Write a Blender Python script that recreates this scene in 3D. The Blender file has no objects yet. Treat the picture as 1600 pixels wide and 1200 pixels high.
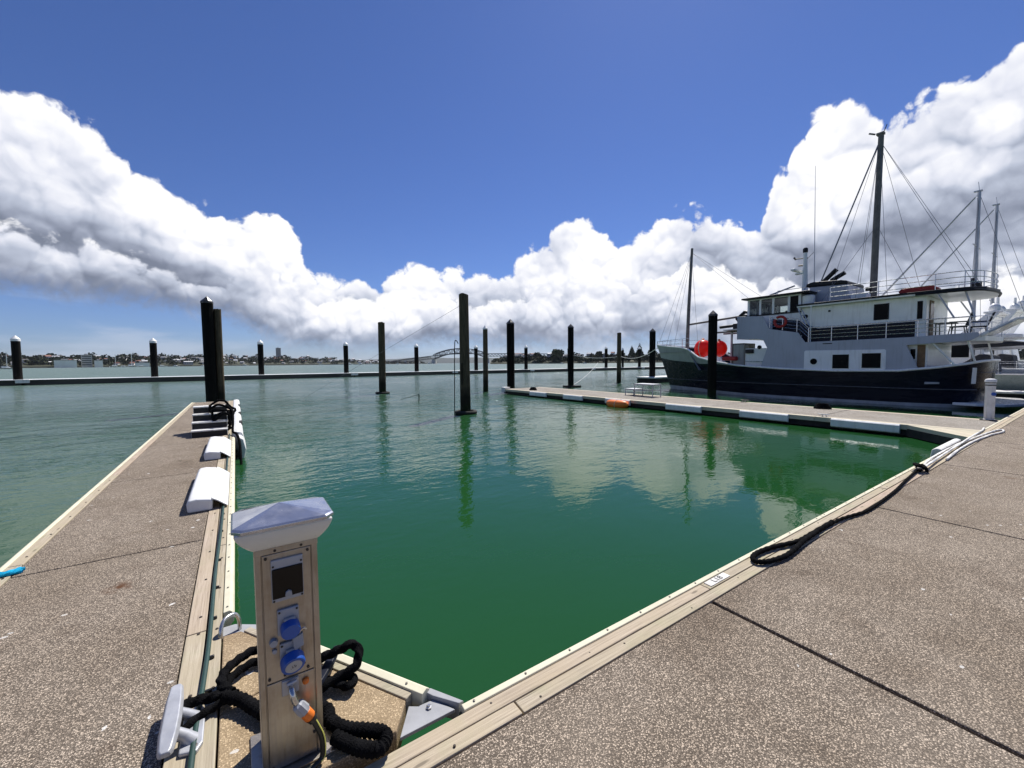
import bpy, bmesh, math, random
from mathutils import Vector, Matrix
R = math.radians
sc = bpy.context.scene

# ------------------------------------------------------------------ camera
cam_d = bpy.data.cameras.new('camera'); cam = bpy.data.objects.new('camera', cam_d); sc.collection.objects.link(cam)
cam_d.sensor_width = 36.0; cam_d.lens = 14.4; cam_d.clip_start = 0.05; cam_d.clip_end = 40000
PITCH = math.atan(33.5/640); ROLL = R(0.5)
cam.matrix_world = Matrix.Translation((0, 0, 2.1)) @ Matrix.Rotation(math.pi/2 - PITCH, 4, 'X') @ Matrix.Rotation(-ROLL, 4, 'Z')
sc.camera = cam
sc.view_settings.view_transform = 'Standard'; sc.view_settings.look = 'None'
sc.view_settings.exposure = 0.28; sc.view_settings.gamma = 1.0
sc.cycles.use_denoising = True; sc.cycles.max_bounces = 8; sc.cycles.transparent_max_bounces = 12
sc.cycles.caustics_reflective = False; sc.cycles.caustics_refractive = False

# ------------------------------------------------------------------ sun and sky
SUN_AZ, SUN_EL = R(22), R(54)            # azimuth measured from straight ahead, to the right
SUND = Vector((math.sin(SUN_AZ)*math.cos(SUN_EL), math.cos(SUN_AZ)*math.cos(SUN_EL), math.sin(SUN_EL)))
sl = bpy.data.lights.new('sun', 'SUN'); sl.energy = 5.0; sl.angle = R(0.53); sl.color = (1.0, 0.96, 0.89)
so = bpy.data.objects.new('sun', sl); sc.collection.objects.link(so); so.location = (0, 0, 60)
so.rotation_euler = SUND.to_track_quat('Z', 'Y').to_euler()

class NT:
    """small helper to wire shader nodes"""
    def __init__(s, tree): s.t = tree; s.n = tree.nodes; s.l = tree.links
    def new(s, typ, **kw):
        n = s.n.new(typ)
        for k, v in kw.items(): setattr(n, k, v)
        return n
    def put(s, sock, v):
        if isinstance(v, bpy.types.NodeSocket): s.l.new(v, sock)
        elif v is not None: sock.default_value = v
    def math(s, op, a, b=None, c=None, clamp=False):
        n = s.new('ShaderNodeMath', operation=op, use_clamp=clamp)
        s.put(n.inputs[0], a)
        if b is not None: s.put(n.inputs[1], b)
        if c is not None: s.put(n.inputs[2], c)
        return n.outputs[0]
    def vmath(s, op, a, b=None, scale=None):
        n = s.new('ShaderNodeVectorMath', operation=op)
        s.put(n.inputs[0], a)
        if b is not None: s.put(n.inputs[1], b)
        if scale is not None: s.put(n.inputs['Scale'], scale)
        return n.outputs['Value'] if op in ('DOT_PRODUCT', 'LENGTH') else n.outputs[0]
    def noise(s, vec, scale, detail=4, rough=.5, dist=0, col=False, dims='3D'):
        n = s.new('ShaderNodeTexNoise', noise_dimensions=dims); s.put(n.inputs['Vector'], vec); s.put(n.inputs['Scale'], scale)
        n.inputs['Detail'].default_value = detail; n.inputs['Roughness'].default_value = rough; n.inputs['Distortion'].default_value = dist
        return n.outputs['Color' if col else 0]
    def voro(s, vec, scale, feature='F1', detail=0, rough=.5, rand=1.0, out='Distance', dims='3D'):
        n = s.new('ShaderNodeTexVoronoi', feature=feature, voronoi_dimensions=dims); s.put(n.inputs['Vector'], vec); s.put(n.inputs['Scale'], scale)
        n.inputs['Randomness'].default_value = rand
        if 'Detail' in n.inputs: n.inputs['Detail'].default_value = detail; n.inputs['Roughness'].default_value = rough
        if feature == 'SMOOTH_F1': n.inputs['Smoothness'].default_value = .35
        return n.outputs[out]
    def ramp(s, fac, stops, interp='LINEAR'):
        n = s.new('ShaderNodeValToRGB'); n.color_ramp.interpolation = interp
        e = n.color_ramp.elements
        while len(e) < len(stops): e.new(.5)
        for el, (p, c) in zip(e, stops): el.position = p; el.color = (*c, 1) if len(c) == 3 else c
        s.put(n.inputs[0], fac); return n.outputs[0]
    def mix(s, f, a, b, mode='MIX'):
        n = s.new('ShaderNodeMix', data_type='RGBA', blend_type=mode)
        s.put(n.inputs[0], f)
        for i, v in ((6, a), (7, b)):
            if isinstance(v, tuple) and len(v) == 3: v = (*v, 1)
            s.put(n.inputs[i], v)
        return n.outputs[2]
    def mapr(s, v, a, b, c=0., d=1., smooth=False):
        n = s.new('ShaderNodeMapRange', interpolation_type='SMOOTHSTEP' if smooth else 'LINEAR')
        for i, x in enumerate((v, a, b, c, d)): s.put(n.inputs[i], x)
        return n.outputs[0]
    def mapping(s, vec, scale=(1, 1, 1), loc=(0, 0, 0), rot=(0, 0, 0)):
        n = s.new('ShaderNodeMapping'); s.put(n.inputs[0], vec)
        n.inputs['Scale'].default_value = scale; n.inputs['Location'].default_value = loc; n.inputs['Rotation'].default_value = rot
        return n.outputs[0]
    def curve(s, v, pts):
        n = s.new('ShaderNodeFloatCurve'); c = n.mapping.curves[0]
        while len(c.points) < len(pts): c.points.new(.5, .5)
        for p, (x, y) in zip(c.points, pts): p.location = (x, y); p.handle_type = 'AUTO'
        n.mapping.update(); s.put(n.inputs['Value'], v); return n.outputs[0]

def build_world():
    w = bpy.data.worlds.new('World'); sc.world = w; w.use_nodes = True
    w.cycles.sampling_method = 'MANUAL'; w.cycles.sample_map_resolution = 256
    t = NT(w.node_tree); t.n.clear()
    out = t.new('ShaderNodeOutputWorld'); bg = t.new('ShaderNodeBackground'); t.l.new(bg.outputs[0], out.inputs[0])
    STR = 0.06; bg.inputs[1].default_value = STR
    sky = t.new('ShaderNodeTexSky', sky_type='NISHITA'); sky.sun_disc = False
    sky.sun_elevation = SUN_EL; sky.sun_rotation = SUN_AZ; sky.air_density = 1.0; sky.dust_density = 0.15; sky.ozone_density = 3.0
    d = t.new('ShaderNodeTexCoord').outputs['Generated']
    sep = t.new('ShaderNodeSeparateXYZ'); t.l.new(d, sep.inputs[0])
    az = t.math('MULTIPLY', t.math('ARCTAN2', sep.outputs[0], sep.outputs[1]), 180/math.pi)
    el = t.math('MULTIPLY', t.math('ARCSINE', sep.outputs[2]), 180/math.pi)
    az01 = t.math('MULTIPLY_ADD', az, 1/360, .5)
    def azc(pts): return t.curve(az01, [((a+180)/360, e/40) for a, e in pts])
    # cumulus bank: elevation of its tops and of its base round the horizon (degrees)
    top = t.math('MULTIPLY', azc(CLOUD_TOP), 40); bot = t.math('MULTIPLY', azc(CLOUD_BOT), 40)
    comb = t.new('ShaderNodeCombineXYZ'); t.l.new(t.math('MULTIPLY', az, math.pi/180), comb.inputs[0]); t.l.new(t.math('MULTIPLY', el, math.pi/180), comb.inputs[1])
    tex = t.vmath('ADD', comb.outputs[0], (7.1, 3.7, 0))
    LO = (.003, .012, 0)                                       # towards the sun, up and a little to the right
    warp = t.vmath('SCALE', t.vmath('SUBTRACT', t.noise(tex, 12, 3, .55, col=True, dims='2D'), (.5, .5, .5)), scale=.035)
    base = t.vmath('ADD', tex, warp)
    def dome(vec, sc_):
        d_ = t.voro(vec, sc_, 'F1', dims='2D'); return t.math('SUBTRACT', 1, t.math('MULTIPLY', t.math('MULTIPLY', d_, d_), 1.35))
    def puff(vec, s1, s2):
        h = t.math('ADD', t.math('MULTIPLY', dome(vec, s1), .40), t.math('MULTIPLY', dome(vec, s1*2.1), .24))
        h = t.math('ADD', h, t.math('MULTIPLY', dome(vec, s1*4.7), .10))
        return t.math('ADD', h, t.math('MULTIPLY', t.noise(vec, s2, 5, .5, dims='2D'), .26))
    frac2 = t.math('MULTIPLY', azc(CLOUD_FRONT), 40)          # how far up the nearer, lower row of puffs reaches
    gloom = t.math('MULTIPLY', azc(CLOUD_GLOOM), 40); gel = t.math('MULTIPLY', azc(CLOUD_GLOOM_EL), 40)   # self-shadowed belly of the bank
    def layer(vec, frac, s1, s2, amp, lowamp, seed):
        v = t.vmath('ADD', vec, seed)
        H = puff(v, s1, s2); H2 = puff(t.vmath('ADD', v, LO), s1, s2)
        relief = t.math('SUBTRACT', H, H2)
        low = t.math('SUBTRACT', t.noise(v, 4.5, 2, .5, dims='2D'), .5)
        edge = t.math('ADD', t.math('MULTIPLY', t.math('SUBTRACT', H, .70), amp), t.math('MULTIPLY', low, lowamp))
        ht = t.math('MULTIPLY', t.math('SUBTRACT', top, bot), frac)
        scale_h = t.mapr(ht, 0, 14, .35, 1.0)
        td = t.math('ADD', t.math('SUBTRACT', t.math('ADD', bot, ht), el), t.math('MULTIPLY', edge, scale_h))
        bd = t.math('ADD', t.math('SUBTRACT', el, bot), t.math('MULTIPLY', low, 5))
        hn = t.math('DIVIDE', t.math('SUBTRACT', el, bot), t.math('MAXIMUM', ht, 1.0))
        return td, bd, relief, hn, H, low
    fine = t.math('SUBTRACT', t.noise(base, 70, 4, .6, dims='2D'), .5)
    def shade(td, relief, hn, H, low, front):
        lit = t.math('ADD', t.mapr(hn, -.15, .5, .42, .92, True), t.math('MULTIPLY', relief, .95))
        lit = t.math('ADD', lit, t.math('MULTIPLY', t.math('SUBTRACT', H, .70), .50))
        lit = t.math('ADD', lit, t.mapr(td, 0, 2.5, .18, 0))
        lit = t.math('ADD', lit, t.math('ADD', t.math('MULTIPLY', low, .95), t.math('MULTIPLY', fine, .10)))
        g = t.math('DIVIDE', t.math('SUBTRACT', t.math('ADD', el, t.math('MULTIPLY', low, 8)), gel), 4.5)
        g = t.math('MULTIPLY', gloom, t.math('POWER', 2.718, t.math('MULTIPLY', t.math('MULTIPLY', g, g), -1)))
        lit = t.math('SUBTRACT', lit, t.math('MULTIPLY', g, .55 if front else 1))
        return t.ramp(lit, [(0, (.17, .195, .26)), (.25, (.27, .30, .385)), (.5, (.43, .47, .57)), (.75, (.66, .68, .76)), (1, (.86, .86, .88))])
    def skycol():
        return t.mix(1, t.vmath('SCALE', sky.outputs[0], scale=STR), SKY_TINT, 'MULTIPLY')
    col = skycol()
    # thin veil low over the horizon behind the cumulus
    veil = t.math('MULTIPLY', t.noise(t.mapping(tex, (4, 20, 1)), 1.0, 4, .55, dims='2D'), t.mapr(el, 15, 3, 0, 1, True))
    veil = t.mapr(veil, .45, .75, 0, .5, True)
    col = t.mix(veil, col, (.46, .52, .64))
    for frac, s1, s2, amp, lowamp, seed, front in ((1.0, 10, 16, 7.5, 2.0, (1.3, .6, 0), False), (frac2, 12, 20, 9.0, 6, (5.2, 2.3, 0), True)):
        td, bd, relief, hn, H, low = layer(base, frac, s1, s2, amp, lowamp, seed)
        den = t.math('MULTIPLY', t.mapr(t.math('ADD', td, t.math('MULTIPLY', fine, 1.5)), -.1, .75, 0, 1, True), t.mapr(t.math('ADD', bd, t.math('MULTIPLY', fine, 2)), -2.2, 1.8, 0, 1, True))
        col = t.mix(den, col, shade(td, relief, hn, H, low, front))
    bg2 = t.new('ShaderNodeBackground'); bg2.inputs[1].default_value = STR
    t.l.new(t.vmath('SCALE', col, scale=1/STR), bg2.inputs[0])
    t.l.new(t.vmath('SCALE', skycol(), scale=1/STR), bg.inputs[0])
    band = t.math('MULTIPLY', t.math('GREATER_THAN', el, -.5), t.math('LESS_THAN', el, 38))
    ms = t.new('ShaderNodeMixShader'); t.l.new(band, ms.inputs[0]); t.l.new(bg.outputs[0], ms.inputs[1]); t.l.new(bg2.outputs[0], ms.inputs[2])
    t.l.new(ms.outputs[0], out.inputs[0])
SKY_TINT = (.68, .83, 1.30)
CLOUD_TOP = [(-180, 9), (-140, 9), (-100, 12), (-75, 22), (-60, 25.5), (-51, 24), (-47, 22.5), (-43, 20.5), (-39, 18), (-35, 17.2), (-31, 17.8), (-27, 15.8), (-24, 11), (-19, 12), (-14, 12.6), (-9, 12.2), (-4, 12), (0, 13), (4, 17), (9, 18.5), (13, 17.0), (17, 16.0), (22, 18.8), (26, 17.5), (29.5, 15.5), (32, 20.5), (35, 24), (39, 25.5), (43, 23.5), (47, 24.5), (51, 27), (58, 28), (75, 22), (110, 12), (150, 9), (180, 9)]  # unseen tops behind the camera set low to cut fill light and reflections
CLOUD_BOT = [(-180, 3), (-110, 4), (-90, 8.5), (-60, 8.2), (-51, 7.6), (-45, 7.8), (-38, 7.0), (-32, 5.0), (-26, 3.6), (-15, 3.6), (0, 3.6), (20, 3.2), (40, 2.2), (60, 2), (110, 3), (180, 3)]
CLOUD_FRONT = [(-180, .5), (-75, .35), (-51, .28), (-40, .3), (-30, .5), (-15, .6), (0, .6), (15, .55), (28, .5), (36, .25), (51, .22), (75, .3), (180, .5)]
CLOUD_GLOOM = [(-180, .25), (-75, .7), (-51, .78), (-38, .70), (-28, .55), (-15, .45), (0, .42), (20, .42), (28, .48), (35, .62), (51, .70), (75, .6), (180, .25)]
CLOUD_GLOOM_EL = [(-180, 4), (-75, 9), (-51, 8.5), (-38, 7.5), (-28, 5), (-15, 3.5), (0, 4), (20, 5), (28, 7), (35, 11), (51, 13), (75, 11), (180, 4)]
build_world()

# ------------------------------------------------------------------ mesh helpers
COL = sc.collection
DOCK = R(34)                                   # heading of the main walkway
CU, SU = math.cos(DOCK), math.sin(DOCK)
def W(u, v, z=0.0): return Vector((u*CU - v*SU, u*SU + v*CU, z))   # marina grid (u along the walkway, v out over the water) -> world

class MB:
    def __init__(s): s.v = []; s.f = []
    def add(s, vs, fs):
        o = len(s.v); s.v += [tuple(p) for p in vs]; s.f += [tuple(i+o for i in f) for f in fs]; return s
    def box(s, x0, x1, y0, y1, z0, z1):
        return s.add([(x0,y0,z0),(x1,y0,z0),(x1,y1,z0),(x0,y1,z0),(x0,y0,z1),(x1,y0,z1),(x1,y1,z1),(x0,y1,z1)],
              [(0,3,2,1),(4,5,6,7),(0,1,5,4),(1,2,6,5),(2,3,7,6),(3,0,4,7)])
    def hexa(s, bottom, top):                   # 4 bottom + 4 top points, counter-clockwise from above
        return s.add(list(bottom)+list(top), [(0,3,2,1),(4,5,6,7),(0,1,5,4),(1,2,6,5),(2,3,7,6),(3,0,4,7)])
    def prism(s, poly, a0, a1, axis='z'):       # polygon extruded along an axis; poly points are the other two coordinates in order
        n = len(poly)
        def P(p, a): return {'z': (p[0], p[1], a), 'x': (a, p[0], p[1]), 'y': (p[0], a, p[1])}[axis]
        vs = [P(p, a0) for p in poly] + [P(p, a1) for p in poly]
        fs = [tuple(range(n))[::-1], tuple(range(n, 2*n))] + [(i, (i+1) % n, (i+1) % n + n, i+n) for i in range(n)]
        return s.add(vs, fs)
    def tube(s, pts, r, n=8, caps=True, lobes=0, twist=0., depth=.15):
        pts = [Vector(p) for p in pts]; m = len(pts)
        rs = r if isinstance(r, (list, tuple)) else [r]*m
        t0 = (pts[1]-pts[0]).normalized()
        nrm = t0.orthogonal().normalized(); o = len(s.v); ln = 0.
        for i, p in enumerate(pts):
            t = (pts[min(i+1, m-1)] - pts[max(i-1, 0)])
            t = t.normalized() if t.length > 1e-9 else t0
            nrm = (nrm - t*nrm.dot(t)); nrm = nrm.normalized() if nrm.length > 1e-6 else t.orthogonal().normalized()
            b = t.cross(nrm)
            if i: ln += (p-pts[i-1]).length
            for k in range(n):
                a = 2*math.pi*k/n; rr = rs[i]*(1 + (depth*math.cos(lobes*a + twist*ln) if lobes else 0))
                s.v.append(tuple(p + nrm*math.cos(a)*rr + b*math.sin(a)*rr))
        for i in range(m-1):
            for k in range(n):
                k2 = (k+1) % n; s.f.append((o+i*n+k, o+i*n+k2, o+(i+1)*n+k2, o+(i+1)*n+k))
        if caps:
            s.f.append(tuple(o+k for k in range(n))[::-1]); s.f.append(tuple(o+(m-1)*n+k for k in range(n)))
        return s
    def lathe(s, prof, n=16, c=(0, 0), ang0=0.):     # profile (radius, z)
        o = len(s.v)
        for r_, z in prof:
            for k in range(n):
                a = 2*math.pi*k/n + ang0; s.v.append((c[0]+r_*math.cos(a), c[1]+r_*math.sin(a), z))
        for i in range(len(prof)-1):
            for k in range(n):
                k2 = (k+1) % n; s.f.append((o+i*n+k, o+i*n+k2, o+(i+1)*n+k2, o+(i+1)*n+k))
        s.f.append(tuple(o+k for k in range(n))[::-1]); s.f.append(tuple(o+(len(prof)-1)*n+k for k in range(n)))
        return s
    def grid(s, rows, close=False):             # list of rows of points, quads between
        o = len(s.v); n = len(rows[0])
        for r_ in rows: s.v += [tuple(p) for p in r_]
        for i in range(len(rows)-1):
            for k in range(n - (0 if close else 1)):
                k2 = (k+1) % n; s.f.append((o+i*n+k, o+i*n+k2, o+(i+1)*n+k2, o+(i+1)*n+k))
        return s
    def mesh(s, name, mat, smooth=False, org=(0, 0, 0)):
        me = bpy.data.meshes.new(name)
        me.from_pydata([(x-org[0], y-org[1], z-org[2]) for x, y, z in s.v], [], s.f); me.update()
        bm = bmesh.new(); bm.from_mesh(me); bmesh.ops.recalc_face_normals(bm, faces=bm.faces); bm.to_mesh(me); bm.free()
        for m_ in (mat if isinstance(mat, (list, tuple)) else [mat]): me.materials.append(m_)
        if smooth:
            for p in me.polygons: p.use_smooth = True
            try: me.set_sharp_from_angle(angle=R(40))
            except Exception: pass
        return me
def link(o, parent=None):
    COL.objects.link(o)
    if parent is not None: o.parent = parent
    return o
def tag(o, label=None, cat=None, group=None, kind=None):
    for k, v in (('label', label), ('category', cat), ('group', group), ('kind', kind)):
        if v: o[k] = v
    return o
ORG = {}
def root(name, u, v, z, label, cat, group=None, kind=None):
    """an Empty at the thing's base, turned into the marina grid"""
    o = bpy.data.objects.new(name, None); o.location = W(u, v, z); o.rotation_euler = (0, 0, DOCK); o.empty_display_size = .3
    link(o); tag(o, label, cat, group, kind); ORG[o.name] = (u, v, z); return o
def part(name, mb, mat, parent, smooth=False, bevel=0, seg=2):
    """a mesh given in marina coordinates, made a child of its thing (or of one of its parts)"""
    p = parent
    while p.parent is not None: p = p.parent
    o = bpy.data.objects.new(name, mb.mesh(name, mat, smooth, ORG[p.name])); link(o, parent)
    if bevel:
        b = o.modifiers.new('edge', 'BEVEL'); b.width = bevel; b.segments = seg; b.limit_method = 'ANGLE'; b.angle_limit = R(35)
    return o
def solo(name, mb, mat, u, v, z, label, cat, group=None, kind=None, smooth=False, bevel=0):
    """a thing that is one mesh"""
    o = bpy.data.objects.new(name, mb.mesh(name, mat, smooth, (u, v, z))); o.location = W(u, v, z); o.rotation_euler = (0, 0, DOCK)
    link(o); tag(o, label, cat, group, kind); ORG[o.name] = (u, v, z)
    if bevel:
        b = o.modifiers.new('edge', 'BEVEL'); b.width = bevel; b.segments = 2; b.limit_method = 'ANGLE'; b.angle_limit = R(35)
    return o
def spline(pts, per=8, closed=False):
    pts = [Vector(p) for p in pts]; n = len(pts); out = []
    rng = range(n if closed else n-1)
    for i in rng:
        g = (lambda k: pts[k % n]) if closed else (lambda k: pts[min(max(k, 0), n-1)])
        p0, p1, p2, p3 = g(i-1), g(i), g(i+1), g(i+2)
        for k in range(per):
            t = k/per
            out.append(.5*((2*p1) + (p2-p0)*t + (2*p0-5*p1+4*p2-p3)*t*t + (3*p1-p0-3*p2+p3)*t**3))
    if not closed: out.append(pts[-1])
    return out
def sag(a, b, d, n=10):
    a, b = Vector(a), Vector(b)
    return [a.lerp(b, i/n) - Vector((0, 0, d*4*(i/n)*(1-i/n))) for i in range(n+1)]

# ------------------------------------------------------------------ materials
def new_mat(name):
    m = bpy.data.materials.new(name); m.use_nodes = True; t = NT(m.node_tree)
    b = m.node_tree.nodes['Principled BSDF']; return m, t, b
def bump(t, b, h, strength=.3, dist=.01):
    n = t.new('ShaderNodeBump'); n.inputs['Strength'].default_value = strength; n.inputs['Distance'].default_value = dist
    t.put(n.inputs['Height'], h); t.l.new(n.outputs[0], b.inputs['Normal'])
def ocoord(t, rnd=False):
    c = t.new('ShaderNodeTexCoord').outputs['Object']
    if rnd:
        i = t.new('ShaderNodeObjectInfo').outputs['Random']
        c = t.vmath('ADD', c, t.vmath('SCALE', (17., 31., 7.), scale=i))
    return c
def plain(name, col, rough=.5, metal=0., var=.12, vs=6., bs=0., bscale=60., spec=.5, coat=0., rnd=False, streak=0.):
    """painted or moulded surface: base colour with slight large-scale wear and fine relief"""
    m, t, b = new_mat(name); c = ocoord(t, rnd)
    n = t.noise(c, vs, 5, .6)
    lo = tuple(x*(1-var) for x in col); hi = tuple(min(1, x*(1+var)) for x in col)
    cc = t.ramp(n, [(.3, lo), (.7, hi)])
    if streak:
        sn = t.noise(t.mapping(c, (7, 7, .55)), 1.2, 6, .65); cc = t.mix(t.mapr(sn, .52, .74, 0, streak), cc, (.30, .25, .19), 'MULTIPLY')
    t.l.new(cc, b.inputs['Base Color'])
    t.l.new(t.mapr(t.noise(c, vs*2.3, 3, .5), .3, .7, max(.02, rough-.08), min(1, rough+.08)), b.inputs['Roughness'])
    b.inputs['Metallic'].default_value = metal; b.inputs['Specular IOR Level'].default_value = spec; b.inputs['Coat Weight'].default_value = coat
    if bs: bump(t, b, t.noise(c, bscale, 3, .6), bs, .004)
    return m
def wood(name, a, bcol, axis, scale=1., greenish=0., rough=.85):
    m, t, b = new_mat(name); c = ocoord(t, True)
    sc_ = [62*scale]*3; sc_[axis] = 1.6*scale
    g = t.noise(t.mapping(c, tuple(sc_)), 1.6, 7, .65, .5)
    k = t.noise(c, 3.5, 4, .6)
    col = t.ramp(g, [(.30, tuple(x*.45 for x in a)), (.42, a), (.62, bcol)])
    col = t.mix(t.mapr(k, .35, .7), col, tuple((x*.82, x*.80, x*.74)[i] for i, x in enumerate(bcol)))
    kn = t.voro(t.mapping(c, tuple(2.2 if i == axis else 9 for i in range(3))), 1.0, out='Distance')
    col = t.mix(t.mapr(kn, .10, .05, 0, .75), col, tuple(x*.42 for x in a))
    if greenish: col = t.mix(t.mapr(t.noise(c, 5, 3), .5, .7, 0, greenish), col, (.30, .34, .20))
    i = t.new('ShaderNodeObjectInfo').outputs['Random']
    col = t.mix(1, col, t.ramp(i, [(0, (1.0, .90, .84)), (.35, (1.0, .97, .86)), (.7, (.90, .89, .80)), (1, (1.08, 1.02, .90))]), 'MULTIPLY')
    t.l.new(col, b.inputs['Base Color']); b.inputs['Roughness'].default_value = rough; b.inputs['Specular IOR Level'].default_value = .2
    bump(t, b, g, .5, .004); return m
def concrete(name, dark, light, cell=105., stain=(.75, .72, .68), bs=.5):
    """exposed aggregate: pebbles of several tones bedded in paste, with worn and stained patches"""
    m, t, b = new_mat(name); c = ocoord(t)
    warp = t.vmath('ADD', c, t.vmath('SCALE', t.noise(c, 60, 2, .5, col=True), scale=.008))
    vr = t.voro(warp, cell, out='Color'); vd = t.voro(warp, cell, out='Distance')
    s1 = t.new('ShaderNodeSeparateColor'); t.l.new(vr, s1.inputs[0])
    peb = t.ramp(s1.outputs[0], [(0, dark), (.4, tuple((x+y)*.42 for x, y in zip(dark, light))), (.75, light), (1, tuple(min(1, x*1.45) for x in light))])
    paste = tuple(x*.75 for x in dark)
    col = t.mix(t.mapr(vd, .35, .62), peb, paste)
    big = t.noise(c, .9, 6, .62); big2 = t.noise(c, 4.2, 5, .6)
    col = t.mix(t.mapr(big, .38, .66, 0, .85), col, stain, 'MULTIPLY')
    col = t.mix(t.mapr(big2, .5, .72, 0, .45), col, (.62, .58, .54), 'MULTIPLY')
    worn = t.noise(t.mapping(c, (.5, 1.3, 1)), 1.1, 5, .6, .6); col = t.mix(t.mapr(worn, .52, .74, 0, .28), col, t.mix(.5, col, (.42, .36, .29)))
    damp = t.noise(c, .55, 7, .68, .8); col = t.mix(t.mapr(damp, .57, .66, 0, .55), col, (.55, .50, .46), 'MULTIPLY')
    rst = t.voro(c, .85, out='Distance'); col = t.mix(t.math('MULTIPLY', t.mapr(rst, .10, .02), t.mapr(t.noise(c, 14, 4), .4, .6)), col, (.10, .045, .02))
    # scattered pale shell and bird marks
    sp = t.voro(c, 2.6, out='Distance'); ws = t.math('MULTIPLY', t.math('LESS_THAN', sp, .05), t.math('GREATER_THAN', t.noise(c, 9, 3), .46))
    col = t.mix(t.math('MULTIPLY', ws, .8), col, (.72, .70, .66))
    s2 = t.voro(t.mapping(c, (1, 1.5, 1), loc=(3.3, 1.2, 0)), 4.6, out='Distance'); w2 = t.math('MULTIPLY', t.math('LESS_THAN', t.math('ADD', s2, t.math('MULTIPLY', t.noise(c, 22, 3), .06)), .105), t.math('GREATER_THAN', t.noise(c, 1.6, 3), .52))
    col = t.mix(t.math('MULTIPLY', w2, .7), col, (.66, .64, .60))
    t.l.new(col, b.inputs['Base Color']); b.inputs['Roughness'].default_value = .9; b.inputs['Specular IOR Level'].default_value = .25
    bump(t, b, t.math('MULTIPLY', vd, -1), bs, .006); return m
def water_mat():
    m, t, b = new_mat('sea_water'); b.inputs['Base Color'].default_value = (.006, .062, .030, 1)
    g = t.new('ShaderNodeNewGeometry').outputs['Position']
    p = t.mapping(g, rot=(0, 0, -DOCK)); s = t.new('ShaderNodeSeparateXYZ'); t.l.new(p, s.inputs[0])
    v = s.outputs[1]
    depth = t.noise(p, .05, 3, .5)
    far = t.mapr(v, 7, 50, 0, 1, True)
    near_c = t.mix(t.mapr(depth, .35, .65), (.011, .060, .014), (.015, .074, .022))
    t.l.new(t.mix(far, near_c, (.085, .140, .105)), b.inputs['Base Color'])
    t.l.new(t.mapr(v, 14, 110, .03, .30), b.inputs['Roughness']); b.inputs['IOR'].default_value = 1.333
    # ripples: sheltered and almost still beside the walkway, livelier out in the harbour
    patch = t.mapr(t.noise(p, .11, 3, .55), .35, .65, .45, 1.25)
    live = t.math('MULTIPLY', t.math('ADD', t.mapr(v, 3, 20, .07, 1.0, True), t.mapr(v, 26, 120, 0, 1.2)), patch)
    w1 = t.noise(t.mapping(p, (1.0, 1.6, 1)), 1.25, 3, .55, .3)
    w2 = t.noise(t.mapping(p, (1.1, 1.9, 1), rot=(0, 0, .35)), 3.9, 3, .6, .2)
    w3 = t.noise(t.mapping(p, (1., 1.4, 1), rot=(0, 0, -.3)), .33, 2, .5)
    h = t.math('ADD', t.math('MULTIPLY', w1, .095), t.math('MULTIPLY', w2, .040))
    w4 = t.noise(t.mapping(p, (1., 1.7, 1), rot=(0, 0, .15)), .62, 3, .55, .4)
    chop = t.math('MULTIPLY', t.mapr(v, 7, 24, 0, .20, True), patch)
    h = t.math('ADD', t.math('MULTIPLY', h, live), t.math('ADD', t.math('MULTIPLY', w3, t.math('MULTIPLY', live, .14)), t.math('MULTIPLY', w4, chop)))
    n = t.new('ShaderNodeBump'); n.inputs['Strength'].default_value = 1.; n.inputs['Distance'].default_value = 1.
    t.put(n.inputs['Height'], h); t.l.new(n.outputs[0], b.inputs['Normal'])
    return m
def buoy_mat():
    m, t, b = new_mat('thin_red_vinyl'); b.inputs['Base Color'].default_value = (.9, .04, .025, 1); b.inputs['Roughness'].default_value = .4
    tr = t.new('ShaderNodeBsdfTranslucent'); tr.inputs[0].default_value = (1, .10, .06, 1); ms = t.new('ShaderNodeMixShader'); ms.inputs[0].default_value = .4
    t.l.new(b.outputs[0], ms.inputs[1]); t.l.new(tr.outputs[0], ms.inputs[2]); t.l.new(ms.outputs[0], m.node_tree.nodes['Material Output'].inputs[0]); return m
def glass_mat():
    m, t, b = new_mat('clear_glass'); tr = t.new('ShaderNodeBsdfTransparent'); tr.inputs[0].default_value = (.80, .84, .84, 1)
    gl = t.new('ShaderNodeBsdfGlossy'); gl.inputs['Roughness'].default_value = .02
    fr = t.new('ShaderNodeFresnel'); fr.inputs[0].default_value = 1.5
    ms = t.new('ShaderNodeMixShader'); t.l.new(fr.outputs[0], ms.inputs[0]); t.l.new(tr.outputs[0], ms.inputs[1]); t.l.new(gl.outputs[0], ms.inputs[2])
    t.l.new(ms.outputs[0], m.node_tree.nodes['Material Output'].inputs[0]); return m
def pile_mat(name, top, low, green):
    """tarred or weathered pile, darker with weed and mussels in the tidal zone"""
    m, t, b = new_mat(name); c = ocoord(t); g = t.new('ShaderNodeNewGeometry').outputs['Position']
    s = t.new('ShaderNodeSeparateXYZ'); t.l.new(g, s.inputs[0])
    gr = t.noise(t.mapping(c, (14, 14, 1.2)), 1.5, 6, .65, .4)
    col = t.ramp(gr, [(.3, tuple(x*.5 for x in top)), (.5, top), (.75, tuple(x*1.7 for x in top))])
    z = t.math('ADD', s.outputs[2], t.math('MULTIPLY', t.math('SUBTRACT', t.noise(c, 4, 4), .5), .9))
    col = t.mix(t.mapr(z, 1.25, .75), col, low); col = t.mix(t.mapr(z, .5, .2), col, green)
    t.l.new(col, b.inputs['Base Color']); b.inputs['Roughness'].default_value = .85
    b.inputs['Specular IOR Level'].default_value = .12
    bump(t, b, gr, .6, .02); return m
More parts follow.
